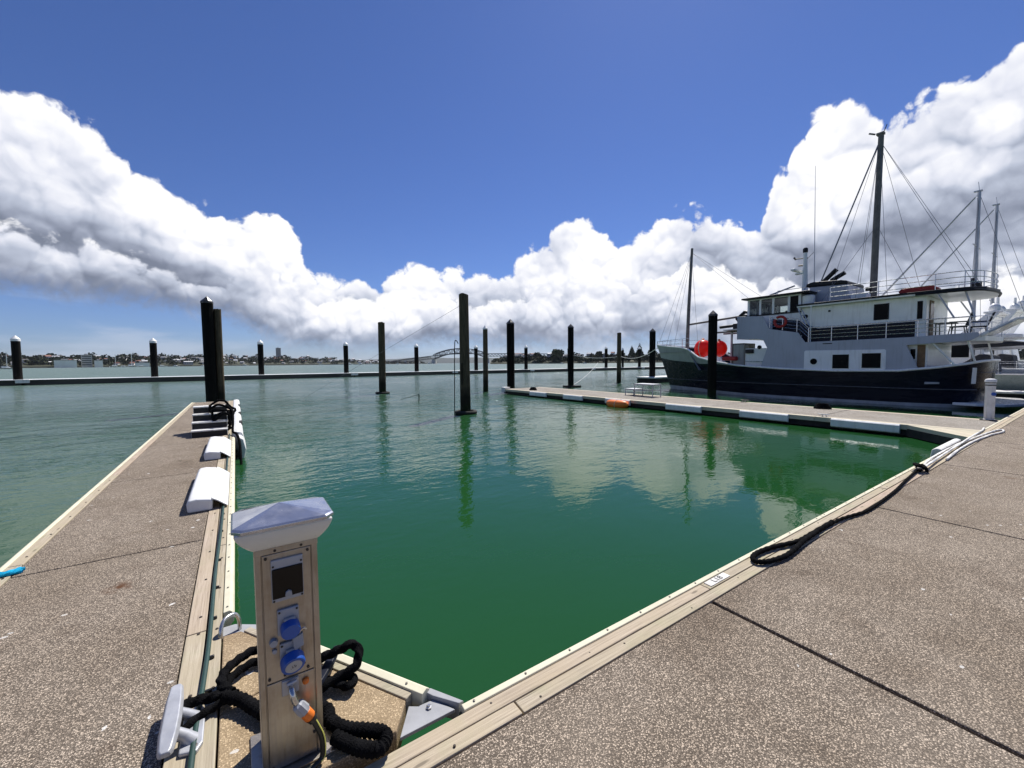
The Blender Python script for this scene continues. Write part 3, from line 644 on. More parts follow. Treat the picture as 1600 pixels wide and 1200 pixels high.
part('switch_cover', MB().hexa([(.150, PV-.034, .985), (.186, PV-.030, .992), (.186, PV-.004, .992), (.150, PV-.004, .985)], [(.146, PV-.026, 1.030), (.184, PV-.022, 1.040), (.184, PV-.004, 1.040), (.146, PV-.004, 1.030)]), M['alu_w'], s2, bevel=.004)
part('padlock', MB().tube(spline([(.172, PV-.016, 1.036), (.176, PV-.022, 1.052), (.188, PV-.022, 1.058), (.196, PV-.014, 1.046)], 5), .004, 6), M['brass'], s2, True)
part('knob', MB().tube([(.084, PV-.002, 1.030), (.084, PV-.020, 1.030)], [.016, .013], 14), M['grey_plastic'], pd, True)
part('knob', MB().tube([(.086, PV-.002, .994), (.086, PV-.014, .994)], [.009, .008], 12), M['grey_plastic'], pd, True)
part('red_lamp', MB().tube([(.189, PV-.002, .830), (.189, PV-.014, .830), (.189, PV-.019, .830)], [.013, .012, .006], 14), M['orange'], pd, True)
tb = part('tap', MB().box(.105, .165, PV-.010, PV-.002, .800, .862), M['alu'], pd, bevel=.004)
part('spout', MB().tube(spline([(.135, PV-.006, .838), (.136, PV-.036, .838), (.138, PV-.052, .824), (.144, PV-.055, .800), (.153, PV-.055, .782)], 5), .0115, 12), M['brass'], tb, True)
part('handle', MB().tube([(.122, PV-.028, .856), (.156, PV-.030, .862)], .007, 8).tube([(.136, PV-.02, .842), (.138, PV-.03, .858)], .008, 8), M['alu'], tb, True)
# lamp head: pale lens bowl below a low hipped metal lid
hb = [(.028, 1.775), (.253, 1.775), (.253, 1.985), (.028, 1.985)]; ht = [(-.030, 1.738), (.303, 1.738), (.303, 2.000), (-.030, 2.000)]
rows = []
for k in range(7):
    f = k/6; g = 1-(1-f)**1.7
    rows.append([(a[0]+(b[0]-a[0])*g, a[1]+(b[1]-a[1])*g, 1.402+.088*f) for a, b in zip(hb, ht)])
mb = MB().grid(rows, True); mb.f += [(3, 2, 1, 0), tuple(range(24, 28))]
part('lamp_lens', mb, M['lens'], pd, bevel=.010, seg=3)
def cham(x0, x1, y0, y1, c): return [(x0+c, y0), (x1-c, y0), (x1, y0+c), (x1, y1-c), (x1-c, y1), (x0+c, y1), (x0, y1-c), (x0, y0+c)]
rim0, rim1 = cham(-.036, .309, 1.732, 2.006, .03), cham(-.030, .303, 1.738, 2.0, .03)
mb = MB(); n = 8
mb.v += [(*p, 1.488) for p in rim0] + [(*p, 1.500) for p in rim0] + [(*p, 1.506) for p in rim1] + [(.125, 1.868, 1.548)]
mb.f += [tuple(range(8))[::-1]]
for i in range(8):
    j = (i+1) % 8; mb.f += [(i, j, j+8, i+8), (i+8, j+8, j+16, i+16), (i+16, j+16, 24)]
part('lamp_lid', mb, M['lid'], pd, bevel=.0015)
# garden hose on the tap
hs = root('garden_hose', .2, 1.74, .5, 'black garden hose with yellow stripe and orange connector on the pedestal tap', 'hose')
c0, c1 = Vector((.154, PV-.056, .780)), Vector((.200, PV-.062, .706)); dv = (c1-c0)
part('collar', MB().tube([tuple(c0+dv*t) for t in (-.08, 0, .42, .50)], [.014, .021, .023, .020], 18, lobes=9, depth=.06), M['grey_plastic'], hs, True)
part('connector', MB().tube([tuple(c0+dv*t) for t in (.48, .52, .85, .92)], [.018, .021, .021, .017], 16), M['orange'], hs, True)
part('nut', MB().tube([tuple(c0+dv*t) for t in (.92, 1.12)], [.020, .017], 12), M['blk_plastic'], hs, True)
hp = spline([tuple(c0+dv*1.1), (.214, PV-.064, .675), (.229, PV-.062, .63), (.236, PV-.058, .585), (.236, PV-.055, .54), (.228, PV-.058, .518), (.19, PV-.075, .514), (.10, PV-.082, .514), (-.10, PV-.078, .514)], 8)
part('tube', MB().tube(hp, .0105, 12), M['hose'], hs, True)
part('stripe', MB().tube([p+Vector((.0085, -.0052, .002)) for p in hp[:44]], .0032, 6), M['yellow'], hs, True)

# ------------------------------------------------------------------ cleats
def cleat(name, u, v, z, lab, rot=0., s=1., mat='alu'):
    r_ = bpy.data.objects.new(name, None); r_.location = W(u, v, z); r_.rotation_euler = (0, 0, DOCK+rot); r_.scale = (s, s, s); link(r_); tag(r_, lab, 'cleat'); ORG[r_.name] = (0, 0, 0)
    part('base', MB().prism([(-.005, -.12), (.055, -.14), (.075, -.10), (.075, .10), (.055, .14), (-.005, .12)], 0, .018, 'z'), M[mat], r_, bevel=.005)
    rows = []
    for t, w_, h in ((-.205, .016, .010), (-.19, .026, .015), (-.10, .034, .017), (0, .036, .018), (.10, .034, .017), (.19, .026, .015), (.205, .016, .010)):
        zc = .088 + .012*abs(t)/.2; x = -.035
        rows.append([(x+w_*.9, t, zc-h), (x+w_, t, zc), (x+w_*.7, t, zc+h), (x-w_*.7, t, zc+h), (x-w_, t, zc), (x-w_*.9, t, zc-h)])
    mb = MB().grid(rows, True); mb.f += [tuple(range(6)), tuple(range(36, 42))[::-1]]
    part('horn', mb, M[mat], r_, True, bevel=.003)
    for t in (-.065, .065):
        part('arm', MB().tube([(.035, t, .012), (.012, t*.95, .045), (-.030, t*.9, .080)], [.030, .022, .022], 10), M[mat], r_, True)
        part('bolt', MB().lathe([(.013, .017), (.013, .0195), (.009, .0205)], 12, (.045, t*1.65)), M['bolt'], r_)
    return r_
cleat('mooring_cleat', -.245, 2.20, .503, 'grey cast cleat with long horn on the left finger timber edge')
cleat('mooring_cleat', .30, 2.19, .499, 'dark navy cleat under the rope loop behind the pedestal', 2.6, .75, 'navy_trim')
cleat('mooring_cleat', 7.98, 1.54, .503, 'small cleat knotted with rope on the walkway edge', math.pi/2, .75, 'bolt')
cleat('mooring_cleat', 15.2, 5.1, FZ+.006, 'low cleat on the near edge of the middle finger', 0, .8, 'dirty_white')
cleat('mooring_cleat', 17.95, 8.9, FZ+.006, 'low cleat on the far edge of the middle finger', math.pi, .9, 'bolt')

# ------------------------------------------------------------------ ropes
def rope(name, pts, r, mat, lab, ribs=0, closed=False, lobes=3, tw=110, per=14):
    p = spline(pts, per, closed)
    if closed: p.append(p[0])
    rr = [r*(1+(.12*math.cos(i*ribs) if ribs else 0)) for i in range(len(p))]
    return MB().tube(p, rr, 16, True, lobes, tw, .17)
rpA = root('mooring_rope', .0, 2.25, .5, 'thick black mooring rope looped from the grey cleat around the pedestal', 'rope')
part('tail', rope('t', [(-.30, 2.13, .545), (-.265, 2.19, .565), (-.27, 2.26, .565), (-.235, 2.315, .56), (-.17, 2.32, .55), (-.115, 2.305, .548), (-.065, 2.29, .545)], .021, 0, 0), M['rope_b'], rpA, True)
part('tail', rope('t', [(-.25, 2.20, .525), (-.20, 2.24, .53), (-.15, 2.265, .53), (-.085, 2.285, .535)], .017, 0, 0), M['rope_b'], rpA, True)
part('eye_loop', rope('e', [(-.07, 2.285, .555), (-.11, 2.36, .565), (-.10, 2.44, .57), (-.04, 2.515, .565), (.04, 2.555, .56), (.12, 2.50, .55), (.20, 2.36, .56), (.29, 2.24, .595), (.38, 2.19, .63), (.448, 2.16, .655), (.470, 2.12, .63), (.44, 2.085, .585), (.36, 2.10, .555), (.27, 2.09, .54), (.20, 2.07, .535)], .021, 0, 0), M['rope_b'], rpA, True)
part('eye_loop', rope('e', [(-.055, 2.29, .535), (-.09, 2.35, .53), (-.085, 2.42, .533), (-.03, 2.475, .533), (.04, 2.50, .53), (.12, 2.44, .53), (.22, 2.28, .53), (.32, 2.14, .535), (.40, 2.04, .535), (.43, 2.07, .54), (.39, 2.12, .54)], .019, 0, 0), M['rope_b'], rpA, True)
part('sleeve', rope('s', [(-.10, 2.285, .55), (-.035, 2.235, .54), (.02, 2.145, .535), (.075, 2.06, .535), (.14, 2.025, .535), (.22, 2.015, .535), (.285, 1.955, .535), (.29, 1.88, .535), (.335, 1.80, .537), (.40, 1.742, .54), (.455, 1.69, .542), (.462, 1.645, .545), (.425, 1.615, .545), (.375, 1.655, .54), (.33, 1.72, .535), (.29, 1.79, .532)], .027, 0, 0, ribs=1.9, lobes=0, per=12), M['rope_b'], rpA, True)
rpB = root('mooring_rope', 5.5, 1.48, .503, 'black mooring rope lying along the walkway edge ending in a flat eye', 'rope')
part('line', rope('l', [(7.95, 1.545, .53), (7.2, 1.50, .522), (6.6, 1.455, .52), (6.1, 1.432, .52), (5.6, 1.420, .518), (5.35, 1.428, .518), (5.05, 1.47, .522), (4.85, 1.492, .522), (4.55, 1.495, .522), (4.2, 1.488, .524), (4.0, 1.482, .526)], .0145, 0, 0, lobes=3, tw=60, per=14), M['rope_b'], rpB, True)
part('eye', rope('e', [(4.75, 1.505, .528), (4.25, 1.50, .53), (3.98, 1.505, .53), (3.70, 1.575, .528), (3.48, 1.598, .528), (3.36, 1.575, .528), (3.33, 1.525, .528), (3.42, 1.475, .528), (3.62, 1.445, .528), (3.85, 1.457, .53), (4.05, 1.475, .535), (4.35, 1.485, .535)], .019, 0, 0, ribs=1.9, lobes=0, per=10), M['rope_b'], rpB, True)
part('knot', rope('k', [(7.90, 1.50, .54), (8.0, 1.56, .575), (8.07, 1.52, .585), (7.98, 1.47, .57), (7.90, 1.53, .60), (8.02, 1.585, .60), (8.10, 1.50, .56), (7.96, 1.45, .535)], .020, 0, 0), M['rope_b'], rpB, True)
rpC = root('mooring_rope', 11, 1.55, .503, 'pale rope laid in long bights along the walkway corner by the white pedestal', 'rope')
part('bight', rope('b', [(8.05, 1.53, .525), (8.9, 1.60, .525), (10.0, 1.62, .525), (11.2, 1.60, .525), (12.4, 1.55, .52), (13.3, 1.50, .52), (13.85, 1.45, .52), (13.95, 1.38, .52), (13.6, 1.35, .52), (12.8, 1.44, .522), (11.6, 1.50, .522), (10.2, 1.50, .522), (9.2, 1.46, .522)], .016, 0, 0, per=10), M['rope_w'], rpC, True)
part('bight', rope('b', [(8.1, 1.50, .56), (9.0, 1.535, .545), (10.5, 1.57, .54), (12.2, 1.60, .54), (13.4, 1.62, .53), (14.0, 1.66, .53)], .015, 0, 0, per=10), M['rope_w'], rpC, True)
rpD = root('mooring_rope', -.3, 12.2, .7, 'black rope coiled over the boarding steps and trailing into the water', 'rope')
for k in range(5):
    a = .30+.035*k; random.seed(90+k)
    part('coil', MB().tube([(-.33+.06*random.random()+a*.55*math.cos(t), 11.70+.10*k-.25*math.sin(t)*a*1.4, .76+.065*k+.20*math.sin(t)+.05*math.sin(2*t+k)) for t in [2*math.pi*j/22+k for j in range(23)]], .027, 8), M['rope_b'], rpD, True)
part('tail', rope('t', [(-.22, 11.9, 1.15), (-.10, 11.75, 1.0), (-.09, 11.5, .78), (-.10, 11.3, .58), (-.03, 11.0, .56), (.02, 10.7, .40), (.03, 10.4, .1), (.04, 10.1, -.2)], .024, 0, 0), M['rope_b'], rpD, True)
rpE = root('rope_scrap', -1.5, 4.7, .503, 'frayed bright blue rope end on the left edge of the finger', 'rope')
for k in range(5):
    random.seed(60+k)
    part('strand', rope('s', [(-1.72+.02*k, 4.60+.02*k, .50), (-1.60, 4.66+.015*k, .525+.006*k), (-1.52, 4.70+random.uniform(-.03, .03), .52), (-1.44+random.uniform(-.03, .03), 4.74+random.uniform(-.05, .05), .512)], .013, 0, 0), M['rope_blue'], rpE, True)
cb = root('cable_run', -.19, 6, .5, 'dark green cable clipped along the timber edge of the left finger', 'cable')
part('cable', MB().tube(spline([(-.20, 1.72, .515), (-.204, 2.0, .515), (-.197, 2.3, .515), (-.19, 2.5, .515), (-.183, 2.8, .515), (-.182, 3.2, .515), (-.183, 3.9, .515), (-.172, 4.7, .515), (-.166, 6.4, .515), (-.165, 8.0, .515), (-.165, 11.4, .515)], 10), .0125, 10), M['cable'], cb, True)
for v in (2.42, 2.70, 3.12, 3.55, 4.05, 4.75, 5.3): part('clip', MB().box(-.180, -.152, v, v+.014, .503, .520), M['blk_plastic'], cb, bevel=.003)

# ------------------------------------------------------------------ dock bumpers lying on the finger, boarding steps
def dock_bumper(v0, v1, lab):
    p = root('dock_bumper', -.33, v0, .5, lab, 'fender', 'white bumpers on the finger')
    n = 6; rows = []
    for k in range(n+1):
        v = v0+(v1-v0)*k/n; e = .93 if k in (0, n) else 1.0; h = .018*math.sin(k*2.1)
        rows.append([(-.485, v, .503), (-.492, v, .50+.105*e), (-.470, v, .50+.150*e+h*.3), (-.40, v, .50+.158*e+h*.3), (-.27, v, .50+.135*e), (-.262, v, .50+.115*e), (-.265, v, .503)])
    mb = MB().grid(rows, True); mb.f += [tuple(range(7)), tuple(range(7*n, 7*n+7))[::-1]]
    part('block', mb, M['white'], p, bevel=.018, seg=3)
    mb = MB().grid([[(-.268, v, .634), (-.22, v, .605), (-.165, v, .560), (-.128, v, .528), (-.124, v, .522), (-.165, v, .548), (-.22, v, .592), (-.268, v, .62)] for v in (v0+.01, (v0+v1)/2, v1-.01)], True); mb.f += [tuple(range(8)), tuple(range(16, 24))[::-1]]
    part('flap', mb, M['white'], p)
dock_bumper(5.55, 7.25, 'white wedge bumper on the finger, the one closer to the pedestal')
dock_bumper(8.5, 10.3, 'white wedge bumper on the finger just before the boarding steps')
bs_ = root('boarding_steps', -.53, 11.8, .5, 'grey four-tread boarding steps on the left finger draped with black rope', 'steps')
for k in range(4):
    y = 11.36+.27*k; z = .5+.155*(k+1)
    part('tread', MB().box(-.865, -.195, y-.02, y+.28, z-.03, z), M['dirty_white'], bs_, bevel=.006)
    part('riser', MB().box(-.85, -.21, y+.002, y+.012, z-.153, z-.031), M['boat_dark'], bs_)
for x in (-.858, -.208):
    part('side', MB().prism([(11.37, .505), (11.37, .62)] + [q for k in range(1, 4) for q in ((11.36+.27*k+.005, .62+.155*(k-1)), (11.36+.27*k+.005, .62+.155*k))] + [(12.44, .62+.155*3), (12.44, .505)], x, x+.006, 'x'), M['grey_plastic'], bs_)

# ------------------------------------------------------------------ things on the middle finger
wp = root('power_pedestal', 18.0, 2.05, FZ, 'white octagonal service pedestal with round cap by the vessel stern', 'power pedestal')
WU, WV = 18.0, 2.05
part('column', MB().lathe([(.13, FZ+.002), (.13, FZ+.02), (.108, FZ+.03), (.108, 1.32)], 8, (WU, WV), .39), M['dirty_white'], wp, bevel=.008)
part('ring', MB().lathe([(.114, 1.32), (.114, 1.345)], 20, (WU, WV)), M['boat_dark'], wp)
part('lamp_band', MB().lathe([(.105, 1.345), (.105, 1.395)], 20, (WU, WV)), M['lens'], wp, True)
part('ring', MB().lathe([(.114, 1.395), (.114, 1.415)], 20, (WU, WV)), M['boat_dark'], wp)
part('cap', MB().lathe([(.118, 1.415), (.121, 1.465), (.105, 1.50), (.06, 1.515), (.01, 1.52)], 24, (WU, WV)), M['white'], wp, True)
part('socket', MB().tube([(WU-.080, WV-.068, 1.08), (WU-.104, WV-.088, 1.08)], .05, 16), M['blue'], wp, True)
part('foot', MB().box(WU-.19, WU+.19, WV-.16, WV+.16, FZ+.008, FZ+.02), M['boat_dark'], wp)
fr = root('metal_step_frame', 17.5, 13.5, FZ, 'grey tubular metal step frame standing on the middle finger', 'steps')
def frame(mb, u0, u1, v0, v1, z1, r=.026):
    for u in (u0, u1):
        for v in (v0, v1): mb.tube([(u, v, FZ+.003), (u, v, z1)], r, 6)
    for u in (u0, u1): mb.tube([(u, v0, z1), (u, v1, z1)], r, 6).tube([(u, v0, (z1+FZ)/2), (u, v1, (z1+FZ)/2)], r*.8, 6)
    for v in (v0, v1): mb.tube([(u0, v, z1), (u1, v, z1)], r, 6)
    return mb
part('tall_frame', frame(MB(), 17.1, 17.75, 12.9, 14.0, .92), M['alu'], fr); part('low_frame', frame(MB(), 17.1, 17.75, 14.0, 14.6, .64), M['alu'], fr)
part('tread', MB().box(17.08, 17.77, 12.88, 14.02, .92, .96), M['alu'], fr); part('tread', MB().box(17.08, 17.77, 14.0, 14.62, .64, .68), M['alu'], fr)
fo_ = root('orange_float', 14.7, 13.0, 0, 'bright orange float in the water against the middle finger', 'float')
rows = []
for k in range(15):
    t = -1+2*k/14; w_ = math.sqrt(max(.0, 1-abs(t)**2.4))*.22+.012
    rows.append([(14.66+w_*math.cos(a), 13.0+.64*t, .10+w_*.95*math.sin(a)+.06*t*t) for a in [2*math.pi*j/16 for j in range(16)]])
mb = MB().grid(rows, True); mb.f += [tuple(range(16)), tuple(range(14*16, 15*16))[::-1]]
part('body', mb, M['orange'], fo_, True)
part('grab_line', MB().tube([(14.66+.235*math.cos(a), 13.0-.02, .10+.225*math.sin(a)) for a in [2*math.pi*j/20 for j in range(21)]], .012, 6, False), M['cream'], fo_)
part('lashing', MB().tube([(14.7, 13.0, .30), (15.0, 13.0, FZ+.01)], .015, 6), M['rope_w'], fo_)
for u, v, l in ((15.8, 21.0, 'dark rope heap near the outer end of the middle finger'), (17.7, 6.0, 'small dark rope heap on the far edge of the middle finger')):
    h = root('rope_heap', u, v, FZ, l, 'rope')
    for k in range(4): part('coil', MB().tube([(u+(.22-.03*k)*math.cos(t), v+(.25-.03*k)*math.sin(t), FZ+.03+.045*k) for t in [2*math.pi*j/16 for j in range(17)]], .028, 6), M['rope_b'], h, True)

# ------------------------------------------------------------------ the big motor vessel
C0 = 27.6
bt = root('motor_vessel', C0, 11.5, 0, 'large navy-hulled motor vessel with grey superstructure and tall dark mast', 'boat')
# stations: v at waterline, v at sheer, half breadth at waterline, half breadth at sheer, sheer height
ST = [(3.30, 3.02, .03, .05, 2.00), (3.32, 3.06, .90, 1.15, 1.99), (3.42, 3.22, 1.55, 1.85, 1.96), (3.75, 3.60, 2.0, 2.28, 1.86), (4.4, 4.35, 2.3, 2.52, 1.72), (5.6, 5.6, 2.46, 2.6, 1.56), (8.0, 8.0, 2.55, 2.6, 1.53), (10.5, 10.5, 2.52, 2.6, 1.62),
      (12.6, 12.9, 2.32, 2.58, 1.80), (14.0, 14.5, 1.95, 2.42, 2.06), (15.2, 15.6, 1.55, 2.18, 2.32), (15.9, 16.5, 1.25, 1.92, 2.86), (16.6, 17.2, 1.0, 1.66, 3.02), (17.7, 18.5, .60, 1.08, 3.14), (18.5, 19.6, .28, .52, 3.26), (19.15, 20.40, .02, .04, 3.38)]
def sec(s, f):
    v = s[0]+(s[1]-s[0])*f; h = s[2]+(s[3]-s[2])*(f**1.25 if f > 0 else 0)
    if f < 0: h = s[2]*(1+f*.9); v = s[0]+(11-s[0])*(-f)*.06
    return v, h, s[4]*f if f >= 0 else f*1.0
FS = [-.8, -.4, 0, .1, .22, .36, .5, .64, .78, .9, 1.0]
def loft(f0=None, off=0., st=ST, fs=FS, side=(-1, 1), zfun=None):
    mb = MB()
    for sg in side:
        rows = []
        for s in st:
            row = []
            for f in fs:
                v, h, z = sec(s, f); row.append((C0+sg*(h+off), v, z))
            rows.append(row)
        mb.grid(rows)
    return mb
part('hull', loft(), M['navy'], bt, True)
part('boot_stripe', loft(off=.012, fs=[-.06, .0, .05, .085]), M['boot'], bt, True)
mb = MB()
for sg in (-1, 1):
    rows = []
    for i, s in enumerate(ST[8:]):
        f0 = [.985, .93, .82, .70, .68, .68, .69, .70][i]
        rows.append([(C0+sg*(sec(s, f0+(1-f0)*k/4)[1]+.012), sec(s, f0+(1-f0)*k/4)[0], sec(s, f0+(1-f0)*k/4)[2]) for k in range(5)])
    mb.grid(rows)
part('bulwark', mb, M['bulwark'], bt, True)
for sg in (-1, 1):
    part('gunwale', MB().tube([(C0+sg*(sec(s, 1)[1]+.02), sec(s, 1)[0], sec(s, 1)[2]+.02) for s in ST], .055, 8), M['boat_white'], bt, True)
    part('rub_rail', MB().tube([(C0+sg*(s[2]+(s[3]-s[2])*(.78/s[4])**1.25+.02), s[0]+(s[1]-s[0])*.78/s[4], .78) for s in ST[2:]], .02, 6), M['rub'], bt, True)
rows = [[(C0+sg*max(.01, s[3]-.03), s[1], min(s[4]-.12, 1.5 if s[1] < 16 else 2.75)) for sg in (-1, -.5, .5, 1)] for s in ST]
part('deck', MB().grid(rows), M['boat_grey'], bt)
part('quarter_pad', MB().hexa([(C0-2.30, 3.42, 1.05), (C0-2.18, 3.42, 1.05), (C0-2.08, 3.33, 1.05), (C0-2.18, 3.30, 1.05)], [(C0-2.42, 3.38, 1.72), (C0-2.30, 3.38, 1.72), (C0-2.20, 3.30, 1.72), (C0-2.30, 3.27, 1.72)]), M['boat_white'], bt, bevel=.01)
part('swim_platform', MB().prism([(C0-2.5, 3.9), (C0-2.55, 3.2), (C0-2.2, 2.5), (C0-1.2, 2.05), (C0+1.2, 2.05), (C0+2.2, 2.5), (C0+2.5, 3.4), (C0+1, 3.3), (C0-1, 3.3), (C0-2.0, 3.55)], .14, .26, 'z'), M['gelcoat'], bt, bevel=.02)
part('exhaust_flap', MB().hexa([(C0-2.60, 4.75, 1.00), (C0-2.54, 4.75, 1.00), (C0-2.54, 4.30, 1.02), (C0-2.56, 4.30, 1.02)], [(C0-2.60, 4.75, 1.07), (C0-2.54, 4.75, 1.10), (C0-2.54, 4.30, 1.10), (C0-2.57, 4.30, 1.10)]), M['boot'], bt)
NEAR, FAR = C0-2.60, C0+2.60
outline = [(4.95, 1.62), (5.38, 2.72), (3.45, 2.84), (3.20, 3.02), (3.25, 3.17), (5.3, 3.08), (9.34, 3.04), (9.68, 3.57), (11.10, 3.86), (11.48, 4.62), (12.9, 4.72), (12.9, 3.36), (11.75, 3.34), (11.42, 3.25), (11.20, 2.80), (11.52, 1.72), (9.0, 1.58), (6.5, 1.55)]
part('side_plate', MB().prism(outline, NEAR, NEAR+.05, 'x'), M['boat_grey'], bt, bevel=.008)
part('side_plate', MB().prism(outline, FAR-.05, FAR, 'x'), M['boat_grey'], bt, bevel=.008)
part('bridge_front', MB().box(NEAR+.052, FAR-.052, 12.84, 12.895, 3.37, 4.715), M['boat_grey'], bt, bevel=.01)
part('bridge_floor', MB().box(NEAR+.052, FAR-.052, 9.7, 12.83, 3.37, 3.44), M['boat_white'], bt)
part('upper_deck', MB().prism([(NEAR+.055, 9.6), (NEAR+.055, 3.5), (NEAR+.4, 3.1), (C0, 2.85), (FAR-.4, 3.1), (FAR-.055, 3.5), (FAR-.055, 9.6)], 2.82, 3.03, 'z'), M['boat_white'], bt, bevel=.02)
lower = part('lower_house', MB().box(NEAR+.32, FAR-.32, 4.75, 12.55, 1.35, 2.81), M['boat_white'], bt, bevel=.03)
wpanel = part('window_panel', MB().prism([(6.12, 1.60), (6.06, 1.66), (6.06, 2.50), (6.12, 2.56), (9.30, 2.60), (9.36, 2.54), (9.36, 1.64), (9.30, 1.58)], NEAR-.022, NEAR-.001, 'x'), M['boat_panel'], bt, bevel=.008)
def window(parent, u, v0, v1, z0, z1, mat='tint', fr='boat_white', t=.02):
    f = part('window', MB().box(u-t, u, v0, v1, z0, z1), M[fr], parent, bevel=.02)
    part('pane', MB().box(u-t-.008, u-t+.004, v0+.035, v1-.035, z0+.035, z1-.035), M[mat], f, bevel=.03); return f
window(wpanel, NEAR-.022, 7.40, 8.14, 1.63, 2.39); window(wpanel, NEAR-.022, 6.20, 6.97, 1.66, 2.43)
def porthole(parent, u, v, z, r):
    f = part('porthole', MB().tube([(u, v, z), (u-.03, v, z)], r, 20), M['boat_white'], parent, True)
    part('pane', MB().tube([(u-.025, v, z), (u-.036, v, z)], r*.82, 20), M['tint'], f)
porthole(wpanel, NEAR-.022, 8.91, 2.02, .19); porthole(lower, NEAR+.32, 11.75, 2.98-.12, .13)
part('deck_light', MB().box(NEAR+.20, NEAR+.32, 12.05, 12.50, 2.52, 2.76), M['boat_dark'], lower, bevel=.03)
door = part('door', MB().box(NEAR+.300, NEAR+.322, 4.82, 5.08, 1.55, 2.72), M['teak'], lower); part('door_window', MB().box(NEAR+.292, NEAR+.302, 5.14, 5.30, 2.1, 2.55), M['tint'], lower, bevel=.03)
part('slot_vent', MB().box(NEAR-.008, NEAR+.01, 8.15, 8.55, 2.90, 2.945), M['boat_dark'], bt)
part('handrail', MB().tube([(NEAR+.25, 11.2, 2.02), (NEAR+.25, 12.5, 2.05)], .018, 6), M['rail'], lower)
# upper house
UN, UF = C0-2.0, C0+2.0
upper = part('upper_house', MB().box(UN, UF, 4.9, 9.8, 3.035, 4.92), M['boat_white'], bt, bevel=.03)
part('navy_band', MB().prism([(5.25, 3.05), (5.25, 3.80), (9.0, 3.76), (9.35, 3.92), (9.79, 4.22), (9.79, 3.05)], UN-.025, UN-.002, 'x'), M['navy_trim'], upper)
window(upper, UN-.002, 6.16, 6.72, 3.98, 4.74, fr='boat_dark'); porthole(upper, UN-.002, 9.55, 4.44, .13)
part('aft_window', MB().box(UN-.02, UN-.001, 5.02, 5.2, 3.9, 4.7), M['tint'], upper, bevel=.03)
part('wall_lamp', MB().tube([(UN, 8.5, 4.62), (UN-.06, 8.5, 4.62)], .05, 10), M['boat_dark'], upper, True)
ad = part('aft_door', MB().box(C0-1.5, C0-.8, 4.875, 4.898, 3.05, 4.75), M['teak'], upper); part('pane', MB().box(C0-1.42, C0-.88, 4.868, 4.876, 3.9, 4.65), M['tint'], ad)
# wheelhouse with see-through windows
wh = part('wheelhouse', MB().box(UN, UF, 9.82, 12.62, 3.445, 4.70), M['boat_white'], bt, bevel=.03)
part('navy_band', MB().prism([(9.82, 3.46), (9.82, 4.24), (10.9, 4.40), (11.2, 4.45), (11.2, 3.46)], UN-.025, UN-.002, 'x'), M['navy_trim'], wh)
part('sill', MB().box(UN-.03, UF+.03, 9.80, 12.66, 4.702, 4.76), M['boat_dark'], wh)
posts = [9.82, 10.34, 11.14, 11.84, 12.50]
for u in (UN, UF-.08):
    part('header', MB().box(u, u+.08, 9.82, 12.60, 5.63, 5.70), M['boat_white'], wh)
    for p_ in posts: part('post', MB().box(u+.001, u+.079, p_, p_+.12, 4.762, 5.628), M['boat_white'], wh, bevel=.01)
    for a, b in zip(posts[:-1], posts[1:]):
        f = part('window', MB().box(u+.02, u+.06, a+.121, b-.001, 4.763, 4.80).box(u+.02, u+.06, a+.121, b-.001, 5.60, 5.627), M['boat_dark'], wh)
        part('pane', MB().box(u+.035, u+.045, a+.122, b-.002, 4.80, 5.60), M['tint'] if a < 10 else M['glass'], f)
for y in (12.52, 9.82):
    part('header', MB().box(UN+.082, UF-.082, y, y+.08, 5.63, 5.70), M['boat_white'], wh)
    for x in (-1.9, -1.0, -.1, .8, 1.75): part('post', MB().box(C0+x, C0+x+.14, y+.001, y+.079, 4.762, 5.628), M['boat_white'], wh)
    for x in (-1.76, -.86, .04, .94): 
        f = part('window', MB().box(C0+x+.001, C0+x+.758 if x < .9 else C0+x+.80, y+.02, y+.06, 4.763, 4.80), M['boat_dark'], wh)
        part('pane', MB().box(C0+x+.001, C0+x+.758, y+.03, y+.04, 4.80, 5.627), M['glass'], f)
part('console', MB().box(C0-1.4, C0+1.4, 11.9, 12.4, 4.703, 4.95), M['boat_dark'], wh)
part('helm_seat', MB().box(C0-.3, C0+.3, 10.9, 11.3, 4.70, 5.05).box(C0-.3, C0+.3, 10.85, 10.95, 5.0, 5.45), M['boat_dark'], wh, bevel=.05)
part('wheelhouse_roof', MB().box(UN-.30, UF+.30, 9.35, 12.85, 5.702, 5.80), M['boat_dark'], bt, bevel=.03)
part('roof_rail', MB().tube([(UN-.2, 9.5, 5.80), (UN-.2, 9.5, 5.98), (UN-.2, 10.9, 5.98), (UN-.2, 10.9, 5.80)], .018, 6), M['rail'], bt)
rfm = [(UN-.40, 9.9), (UN-.40, 4.2), (UN-.25, 3.6), (UN+.35, 3.2), (C0, 3.0), (UF-.35, 3.2), (UF+.25, 3.6), (UF+.40, 4.2), (UF+.40, 9.9)]
part('roof', MB().prism(rfm, 5.00, 5.085, 'z'), M['boat_dark'], bt, bevel=.02)
part('roof_lining', MB().prism([(C0+(x-C0)*.985, 3.03+(y-3.0)*.99) for x, y in rfm], 4.925, 4.998, 'z'), M['boat_white'], bt, bevel=.02)
part('roof_awning_edge', MB().tube(spline([(UN-.38, 5.2, 4.96), (UN-.38, 4.2, 4.95), (UN-.23, 3.62, 4.95), (UN+.35, 3.22, 4.95), (C0, 3.02, 4.95), (UF-.35, 3.22, 4.95)], 5), .05, 8), M['boat_dark'], bt, True)
